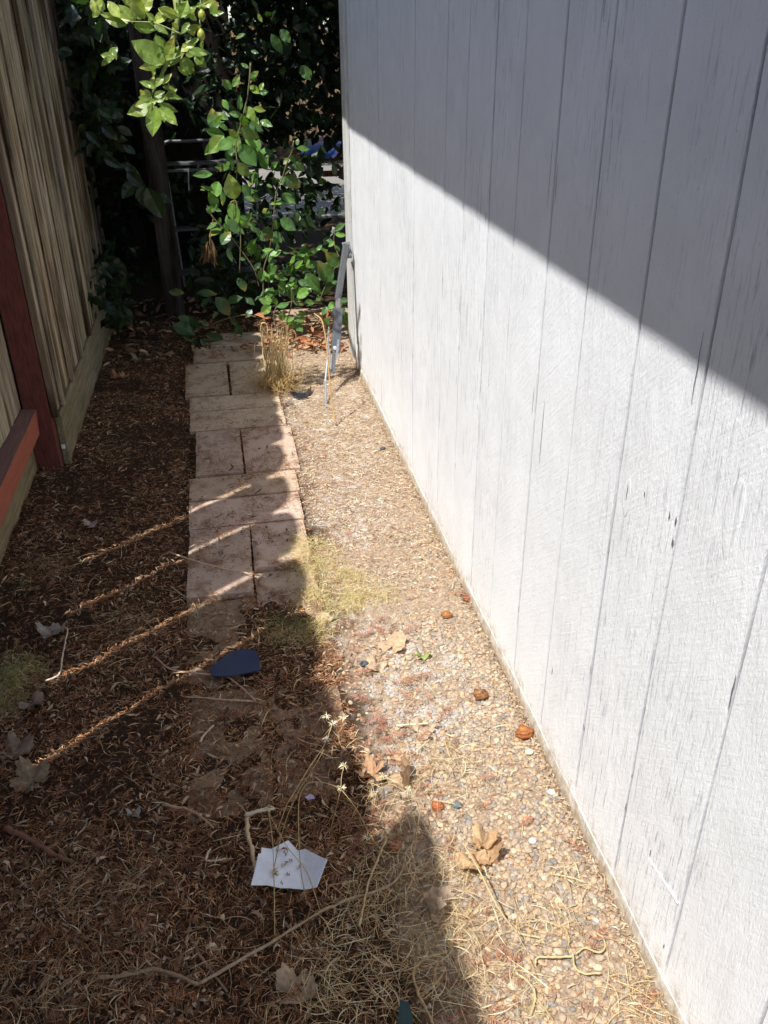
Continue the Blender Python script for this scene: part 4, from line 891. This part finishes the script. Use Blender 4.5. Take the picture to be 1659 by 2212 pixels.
A = [(530,75,475,5,.5),(590,85,525,20,.45),(600,90,580,40,.5),(640,85,600,15,.45),(690,95,645,55,.4),(560,110,465,85,.35),(590,110,690,135,.4),(680,110,745,150,.35),(700,40,780,65,.4),(790,75,700,35,.35),(800,80,830,0,.5),(840,60,800,0,.5),(880,40,930,0,.4),(900,10,970,25,.5),(830,130,890,115,.35),(735,225,685,155,.6),(730,275,580,180,.5),(720,285,630,250,.35),(700,290,615,300,.35),(735,270,770,165,.4),(760,290,790,200,.45),(770,235,750,165,.4),(800,230,875,170,.35),(830,225,930,235,.3),(860,240,915,300,.5),(820,250,845,335,.6),(790,300,860,310,.3),
     (690,385,725,330,.4),(690,385,615,360,.3),(720,375,760,325,.4),(665,430,640,395,.6),(680,430,730,405,.5),(730,420,808,437,.28),(665,450,597,470,.5),(680,455,655,500,.4),(690,470,675,605,.5),(700,460,790,495,.3),(700,480,780,530,.45),(720,480,785,555,.4),(660,440,612,430,.5),(420,60,405,-10,.4),(430,-20,440,50,.5),(505,215,515,265,.3),(500,245,447,292,.35),(640,60,560,-20,.5),(560,10,600,-40,.5),(840,100,800,150,.4),(880,170,835,200,.4),(930,60,965,10,.5),(790,130,760,100,.5),(870,90,830,60,.4)]
ra = random.Random(8)
A2 = []
for (x0_, y0_, x1_, y1_, wf_) in A:
    an = ra.uniform(-1.3, 1.3); dx_, dy_ = x1_ - x0_, y1_ - y0_; sc_ = ra.uniform(.6, 1.05)
    A2.append((x0_ + ra.uniform(-22, 22), y0_ + ra.uniform(-22, 22), x0_ + sc_ * (dx_ * math.cos(an) - dy_ * math.sin(an)), y0_ + sc_ * (dx_ * math.sin(an) + dy_ * math.cos(an)), ra.uniform(.3, .5)))
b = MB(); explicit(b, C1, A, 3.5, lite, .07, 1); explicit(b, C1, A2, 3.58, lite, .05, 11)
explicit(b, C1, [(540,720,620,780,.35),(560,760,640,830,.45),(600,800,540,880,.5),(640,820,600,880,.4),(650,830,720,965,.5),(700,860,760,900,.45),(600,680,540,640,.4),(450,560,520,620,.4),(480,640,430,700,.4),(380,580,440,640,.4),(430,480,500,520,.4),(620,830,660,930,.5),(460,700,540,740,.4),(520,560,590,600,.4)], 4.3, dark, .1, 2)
# dense crown overhead and behind
def cloud(b, n, lo, hi, cols, rn, dens=None, size=(.06, .11)):
    lo, hi = np.array(lo), np.array(hi); P = rn.uniform(lo, hi, (n * 3, 3))
    k_ = fbm(P[:, 0] + P[:, 2] * .7, P[:, 1] + P[:, 2] * 1.3, .5, 88) > .36
    if dens is not None: k_ &= dens(P)
    P = P[k_][:n]; n = len(P); ax = rn.normal(0, 1, (n, 3)) + [0, -.2, -.5]; ax = unit(ax); L = rn.uniform(*size, n)[:, None]
    leaves(b, P, P + ax * L, unit(rn.normal(0, .6, (n, 3)) + [-.2, -.5, .8]), rn.uniform(.42, .58, n), np.clip(np.array(cols)[rn.integers(len(cols), size=n)] * rn.uniform(.8, 1.2, (n, 1)), 0, 1), r=rn)
rc = np.random.default_rng(31)
sun_over = lambda P: (P[:, 1] - .0 > 4.75 + .32 * (P[:, 2] - 1.6))
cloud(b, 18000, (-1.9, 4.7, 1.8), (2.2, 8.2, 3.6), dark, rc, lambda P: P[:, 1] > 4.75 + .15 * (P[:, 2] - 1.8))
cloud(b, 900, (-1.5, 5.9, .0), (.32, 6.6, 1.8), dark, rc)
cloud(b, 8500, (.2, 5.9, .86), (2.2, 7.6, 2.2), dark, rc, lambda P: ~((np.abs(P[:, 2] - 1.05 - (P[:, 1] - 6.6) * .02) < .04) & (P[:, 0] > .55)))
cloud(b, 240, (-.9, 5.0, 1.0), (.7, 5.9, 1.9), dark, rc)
cloud(b, 6000, (-1.5, 8.0, 2.05), (2.6, 9.4, 3.4), dark, rc)  # out-of-view crown extension added to shade the patio slab
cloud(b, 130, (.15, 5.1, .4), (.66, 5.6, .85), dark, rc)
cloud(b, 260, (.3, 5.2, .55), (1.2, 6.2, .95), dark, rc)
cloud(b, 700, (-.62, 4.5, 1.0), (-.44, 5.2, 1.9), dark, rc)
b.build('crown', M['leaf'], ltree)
b = MB()
def br(pts, r0, r1, c=(.16, .12, .07)):
    P = np.array(pts, float); t = np.linspace(0, len(P) - 1, len(P) * 5); Q_ = np.stack([np.interp(t, np.arange(len(P)), P[:, j]) for j in range(3)], 1)
    for _ in range(3): Q_[1:-1] = (Q_[:-2] + 2 * Q_[1:-1] + Q_[2:]) / 4
    b.tube(Q_, np.linspace(r0, r1, len(Q_)), 7, c)
br([(-.95, 6.2, 0), (-.9, 6.1, .8), (-.75, 5.95, 1.7), (-.5, 5.7, 2.6)], .06, .035, (.07, .055, .04)); b.build('trunk', M['bark'], ltree, True)
b = MB(); br([(-.75, 5.95, 1.75), (-.4, 5.0, 2.1), (-.2, 4.2, 1.95), D(*C1(800, 20), 3.55), D(*C1(760, 200), 3.5), D(*C1(735, 290), 3.5), D(*C1(690, 380), 3.5), D(*C1(660, 440), 3.5)], .02, .0018, (.2, .24, .08)); br([D(*C1(800, 150), 3.5), D(*C1(680, 98), 3.5), D(*C1(560, 95), 3.52)], .003, .0016, (.3, .34, .12))
br([D(*C1(735, 280), 3.5), D(*C1(830, 230), 3.48)], .0025, .0014, (.25, .3, .1)); br([(-.5, 5.8, 2.3), (.1, 5.7, 2.2), (.8, 5.6, 2.0)], .02, .008)
br([D(*C1(380, 600), 4.6), D(*C1(500, 700), 4.4), D(*C1(640, 820), 4.3)], .006, .002, (.1, .12, .05)); b.build('branch', M['bark'], ltree, True)
for x, y, s_ in ((890, 155, .017), (893, 68, .016)):
    V0, F0 = ico(3); p = D(*C1(x, y), 3.46); V = V0 * s_ * np.array([.8, .8, 1.05]); V[:, 2] += np.where(np.abs(V0[:, 2]) > .9, (np.abs(V0[:, 2]) - .9) * s_ * 2 * np.sign(V0[:, 2]), 0)
    b = MB(); b.add(V + p, F0, (.3, .33, .05)); b.tube([p + [0, 0, s_], p + [0, 0, s_ + .03]], .0012, 5, (.25, .3, .1)); b.build('lemon', M['fruit'], ltree, True)

# hanging shoot and low bush in front of the ladder
bush = empty('citrus_bush', tuple(D(590, 700, 4.75) * [1, 1, 0]), 'glossy green leafy bush growing between the ladder and the shed corner', 'bush')
B1 = [(1100,300,1065,280,.4),(1105,345,1145,315,.4),(1105,340,1130,360,.5),(1105,380,1150,415,.5),(1150,400,1165,365,.5),(1150,410,1187,405,.6),(1060,490,1062,420,.35),(1090,470,1125,535,.75),(1120,480,1175,490,.4),(1070,510,1010,500,.4),(1025,395,980,350,.5),(1030,385,1060,330,.4),(985,440,1010,485,.5),(1095,545,1165,580,.4),(1060,570,1150,610,.5),(1050,610,1010,570,.5),(990,600,925,680,.6),(1030,620,960,660,.5),(1060,640,1135,735,.6),(1050,720,1105,785,.5),(1040,880,1012,772,.72),(940,770,855,775,.35),(940,830,885,840,.3),(1085,150,1040,170,.3),(1240,130,1285,190,.6),(1200,150,1250,240,.4),(1330,290,1375,355,.6),(1350,300,1380,340,.5),(1110,290,1108,270,.5),(1140,60,1160,100,.4),(1110,225,1145,235,.4)]
B2 = [(740,650,690,500,.7),(550,490,450,500,.35),(590,600,500,575,.3),(700,680,750,820,.5),(680,790,755,890,.5),(640,960,700,870,.55),(560,740,610,690,.5),(590,720,640,740,.4),(570,760,545,700,.4),(765,770,825,800,.4),(810,820,870,830,.35),(830,840,890,880,.4),(1005,790,1000,862,.6),(1030,790,1135,865,.55),(950,835,945,940,.55),(995,870,1040,950,.5),(1060,505,1165,585,.6),(1050,500,1045,565,.7),(1040,620,1135,690,.45),(1060,630,1130,660,.3),(940,560,978,580,.4),(1140,320,1230,325,.35),(1100,380,1050,425,.5),(1100,365,1130,420,.6),(1120,410,1195,475,.4),(1145,250,1118,240,.4),(1140,300,1150,255,.5),(1120,330,1105,300,.5),(1395,870,1465,815,.4),(1395,890,1466,900,.5),(1380,940,1335,930,.5),(1390,940,1350,975,.5),(1425,1005,1395,965,.5),(1440,1105,1330,1010,.55),(1375,1205,1280,1075,.55),(1200,1150,1290,1265,.62),(1140,1310,1235,1250,.5),(1150,1200,1225,1230,.5),(1105,1330,1105,1240,.5),(1110,1330,1190,1360,.45),(1190,1345,1262,1345,.5),(1010,1375,1090,1350,.4),(970,1365,900,1420,.6),(970,1350,888,1320,.5),(985,1310,1010,1365,.6),(930,1300,975,1340,.5),(1040,1400,1045,1470,.6),(1065,1440,1130,1510,.6),(1120,1450,1205,1450,.55),(1125,1480,1180,1540,.5),(1150,1400,1200,1430,.5),(905,1205,905,1110,.6),(1400,1340,1345,1390,.5),(1480,1330,1415,1330,.5),(1440,1400,1480,1500,.6),(1340,1370,1310,1430,.5),(1330,1440,1350,1500,.5),(1440,1340,1400,1480,.5),(1130,1120,1180,1060,.4),(1200,1100,1270,1110,.3),(910,1000,985,990,.3),(960,1040,980,1100,.5),(1170,990,1210,950,.5),(1130,740,1145,815,.5),(1170,790,1205,850,.4),(870,850,905,900,.4),(1030,1190,1080,1190,.5),(1090,1200,1130,1180,.5),(990,1160,960,1200,.5),(780,560,835,640,.6),(800,640,860,670,.5),(1270,1000,1310,960,.4),(1010,950,960,920,.4),(760,1050,800,1060,.5)]
B3 = [(290,1270,395,1280,.4),(480,1280,610,1285,.35),(600,1310,700,1430,.5),(680,1340,780,1310,.45),(430,1430,500,1520,.5),(320,1490,465,1560,.5),(540,1560,660,1600,.5),(740,1480,770,1580,.5),(350,1440,470,1480,.4),(620,1410,580,1450,.5),(760,1180,800,1270,.5),(750,1180,780,1250,.5),(440,1590,480,1650,.5),(510,1470,560,1500,.5),(500,1590,560,1640,.5),(800,1310,860,1360,.45),(860,1330,900,1300,.4),(380,1560,440,1600,.4),(700,1440,740,1500,.4),(840,1390,800,1450,.5),(450,1500,420,1580,.5),(560,1320,500,1370,.4),(900,1080,850,1130,.4)]
b = MB(); explicit(b, C1, B1, 4.45, midg + lite[:2], .1, 5); explicit(b, C2, B2, 4.5, midg, .08, 6); explicit(b, C2, B3, 4.62, [(.05, .1, .04), (.06, .12, .045)], .06, 8, .6)  # last set lies in fence shadow, shade put into its darker green
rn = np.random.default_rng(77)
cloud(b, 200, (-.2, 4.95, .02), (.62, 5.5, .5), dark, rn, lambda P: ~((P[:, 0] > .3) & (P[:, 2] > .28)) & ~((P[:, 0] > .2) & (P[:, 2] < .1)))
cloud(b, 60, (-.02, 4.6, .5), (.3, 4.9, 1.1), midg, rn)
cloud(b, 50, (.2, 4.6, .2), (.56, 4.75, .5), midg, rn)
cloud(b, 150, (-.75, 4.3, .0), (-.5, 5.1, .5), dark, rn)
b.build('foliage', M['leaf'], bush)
b = MB()
stc = (.16, .14, .07)
for f, pts, Y in ((C1, [(1108, 280), (1105, 350), (1095, 430), (1078, 500), (1060, 570), (1040, 640), (1050, 720), (1045, 800), (1035, 900), (1030, 1000)], 4.45), (C2, [(1120, 270), (1110, 340), (1070, 430), (1045, 520), (1000, 610), (985, 800), (960, 1000), (915, 1120), (918, 1310)], 4.5),
                  (C2, [(1400, 860), (1380, 940), (1440, 1090), (1380, 1120), (1300, 1300), (1290, 1400)], 4.5), (C2, [(1105, 1250), (1110, 1340), (1090, 1420), (1060, 1500)], 4.5), (C2, [(1190, 1345), (1110, 1335), (1000, 1370), (985, 1440), (1010, 1540)], 4.5), (C2, [(1040, 520), (1100, 460), (1180, 440)], 4.55), (C2, [(540, 720), (600, 800), (700, 900), (860, 1120), (890, 1240)], 4.6), (C2, [(700, 680), (740, 660), (770, 900), (760, 1150)], 4.6), (C2, [(560, 1500), (640, 1460), (800, 1420), (900, 1450)], 4.62), (C2, [(1190, 1400), (1300, 1420), (1335, 1500), (1340, 1640)], 4.5)):
    br([D(*f(x, y), Y + random.uniform(-.02, .02)) for x, y in pts], .004, .0025, stc)
b.build('stems', M['bark'], bush, True)
b = MB(); rn2 = np.random.default_rng(3)
p0 = D(*C2(565, 900), 4.4)
for k_ in range(9):
    tp = D(*C2(rn2.uniform(480, 620), rn2.uniform(1050, 1140)), 4.4 + rn2.uniform(-.03, .03)); leaves(b, np.array([p0 + (tp - p0) * rn2.uniform(.1, .5)]), np.array([tp]), np.array([unit(rn2.normal(0, 1, 3) + [0, -1, 0])]), np.array([.22]), np.array([(.16, .1, .05)]), .9, .3, rn2)
b.tube([D(*C2(585, 790), 4.42), D(*C2(570, 860), 4.4), p0, D(*C2(555, 1080), 4.4)], [.002, .002, .003, .001], 5, (.3, .18, .08)); b.build('withered_shoot', M['thin'], bush)
# dead leaves under the bush by the corner
b = MB(); n = 260; P = np.column_stack([rn2.uniform(.2, .62, n), rn2.uniform(4.3, 4.95, n), rn2.random(n) ** 2 * .06 + .01]); ax = unit(rn2.normal(0, 1, (n, 3)) * [1, 1, .35]); leaves(b, P, P + ax * rn2.uniform(.03, .07, (n, 1)), unit(rn2.normal(0, .5, (n, 3)) + [0, 0, 1]), rn2.uniform(.3, .5, n), palette(n, [(.45, .2, .1), (.3, .13, .07), (.5, .28, .13), (.22, .1, .06)], rn2), .6, .4, rn2)
n = 260; P = np.column_stack([rn2.uniform(-.65, .1, n), rn2.uniform(4.3, 5.6, n), rn2.random(n) ** 2 * .04 + .008]); ax = unit(rn2.normal(0, 1, (n, 3)) * [1, 1, .35]); leaves(b, P, P + ax * rn2.uniform(.03, .07, (n, 1)), unit(rn2.normal(0, .5, (n, 3)) + [0, 0, 1]), rn2.uniform(.3, .5, n), palette(n, [(.3, .17, .1), (.2, .1, .06), (.4, .28, .17)], rn2), .6, .4, rn2)
tag(b.build('fallen_leaves', M['thin']), 'layer of fallen brown leaves under the bush', 'fallen leaves', None, 'stuff')

# ------------------------------------------------------------------ yard beyond
b = MB(); b.box((.2, 8.3, -.05), (9, 12.4, .02), (.2, .18, .155)); tag(b.build('patio_slab', M['concrete']), 'pale concrete patio slab seen through the leaves', 'patio', None, 'structure')
b = MB(); xx = np.linspace(1.25, 4, 40); yy = np.linspace(12.9, 14.6, 20); X, Y = np.meshgrid(xx, yy, indexing='ij'); Z = .16 + .1 * fbm(X, Y, .5, 5) - .18 * (np.maximum(np.abs(Y - 13.75) / .85, 0) ** 6) ; q = (np.arange(39)[:, None] * 20 + np.arange(19)[None]).ravel()
b.add(np.stack([X, Y, Z], -1).reshape(-1, 3), np.stack([q, q + 20, q + 21, q + 1], 1), (.012, .03, .11)); tag(b.build('blue_tarp', M['plastic'], smooth=True), 'crumpled blue tarp on the ground far behind the leaves', 'tarp')
ff = empty('board_fence', (0, 16, 0), 'sunlit tan board fence far beyond the bush', 'fence')
for i in range(44):
    b = MB(); x = -3 + i * .2; b.box((x, 16, 0), (x + .194, 16.02, 1.75 + random.uniform(-.01, .01)), np.array([.42, .29, .17]) * random.uniform(.85, 1.1)); b.build('board', M['fence'], ff)
dk = empty('shade_backing', (-1.4, 6.75, 0), 'added near-black board backing standing in for deep shade behind the lemon tree', 'wall')
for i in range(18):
    b = MB(); x = -3.4 + i * .2; b.box((x, 6.75, 0), (x + .1995, 6.78, 2.8), (.03, .026, .024)); b.build('board', M['fence'], dk)  # added backing, shade of the void put into near-black boards
# far tree mass, plus unseen canopy added to shade slab and tarp
bt = empty('distant_tree', (1.5, 17.5, 0), 'leafy tree in shade-darkened green beyond the far tan fence, plus canopy added to shade the patio', 'tree'); b = MB(); rn3 = np.random.default_rng(9)
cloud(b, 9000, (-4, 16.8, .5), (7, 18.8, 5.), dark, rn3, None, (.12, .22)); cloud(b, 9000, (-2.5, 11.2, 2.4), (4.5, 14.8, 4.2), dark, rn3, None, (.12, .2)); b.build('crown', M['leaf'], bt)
b = MB(); b.tube([(1.5, 17.5, 0), (1.45, 17.5, 2.5)], [.14, .1], 8, (.14, .1, .07)); b.build('trunk', M['bark'], bt)
# lattice by the corner
la = empty('lattice_trellis', tuple(D(735, 250, 6.8) * [1, 1, 0]), 'brown diagonal lattice trellis just past the shed corner', 'trellis')
x0 = D(700, 250, 6.8)[0]; b = MB()
for k_ in range(-12, 14):
    for s_ in (-1, 1):
        xa = x0 + k_ * .12; pa = np.array([xa, 6.8 + .012 * s_, .6]); pb = pa + [s_ * 1.1, 0, 1.1]
        if x0 - .02 < max(pa[0], pb[0]) :
            t0 = 0
            pts = [p for p in (pa + (pb - pa) * t for t in np.linspace(0, 1, 24)) if x0 < p[0] < x0 + 1.0]
            if len(pts) > 2: bar(b, pts[0], pts[-1], .028, .008, (.3, .18, .1))
b.build('slats', M['fence'], la)
b = MB(); b.box((x0 + .98, 6.78, 0), (x0 + 1.04, 6.84, 1.8), (.3, .18, .1)); b.box((x0 - .03, 6.78, .56), (x0 + 1.04, 6.815, .6), (.3, .18, .1)); b.build('frame', M['fence'], la)

# ------------------------------------------------------------------ labels of the sprigs, by what lies next to each
LM = [(C8, 590, 350, 'the curled tan sycamore leaf'), (C6, 600, 500, 'the flat tan leaf piece'), (C6, 505, 1165, 'the curled leaf at the shadow edge'), (C6, 600, 1060, 'the small square leaf piece'), (C6, 730, 940, 'the crumpled greyish leaf'),
      (C6, 1275, 945, 'the largest orange fruit'), (C6, 1050, 748, 'the dark brown shrivelled fruit'), (C6, 875, 338, 'the small orange dried fruit'), (C6, 830, 1315, 'the small red orange pod'), (C6, 455, 590, 'the dark blue stone'), (C6, 745, 555, 'the small green leaf'),
      (C9, 320, 750, 'the white card'), (C5, 1040, 520, 'the dark blue glass shard'), (C5, 235, 385, 'the grey brown curled leaf'), (C8, 350, 630, 'the upright rolled leaf'), (C8, 1050, 770, 'the yellow stalk loop'), (C8, 240, 1080, 'the dark green plastic piece'),
      (C7, 875, 925, 'the bend of the long stalk'), (C7, 160, 310, 'the thick broken stick'), (C7, 1370, 98, 'the lilac plastic chip'), (C5, 60, 910, 'the broad dull leaf at the edge'), (C6, 190, 60, 'the yellow weed mat'), (C5, 900, 815, 'the short pale twig'), (C7, 830, 155, 'the curved thin twig'), (C5, 275, 480, 'the pale hooked twig')]
LMP = [(G(*f(x, y)), n) for f, x, y, n in LM]
used = {}
for o, p, lit in sorted(SP, key=lambda q: q[1][1]):
    d, n, q = min(((np.linalg.norm(q - p), n, q) for q, n in LMP), key=lambda t: t[0])
    dx, dy = p[0] - q[0], p[1] - q[1]
    wd = ('right of' if dx > 0 else 'left of') if abs(dx) > abs(dy) else ('beyond' if dy > 0 else 'nearer than')
    k = (wd, n, lit); used[k] = used.get(k, 0) + 1
    ext = ['', ', second one back', ', third one back', ', fourth one back', ', fifth one back'][min(used[k] - 1, 4)]
    tag(o, ('sunlit-tinted brown' if lit else 'shade-tinted brown') + ' redwood sprig ' + wd + ' ' + n + ext, 'sprig', 'redwood sprigs on the gravel' if lit else 'redwood sprigs in the shade')
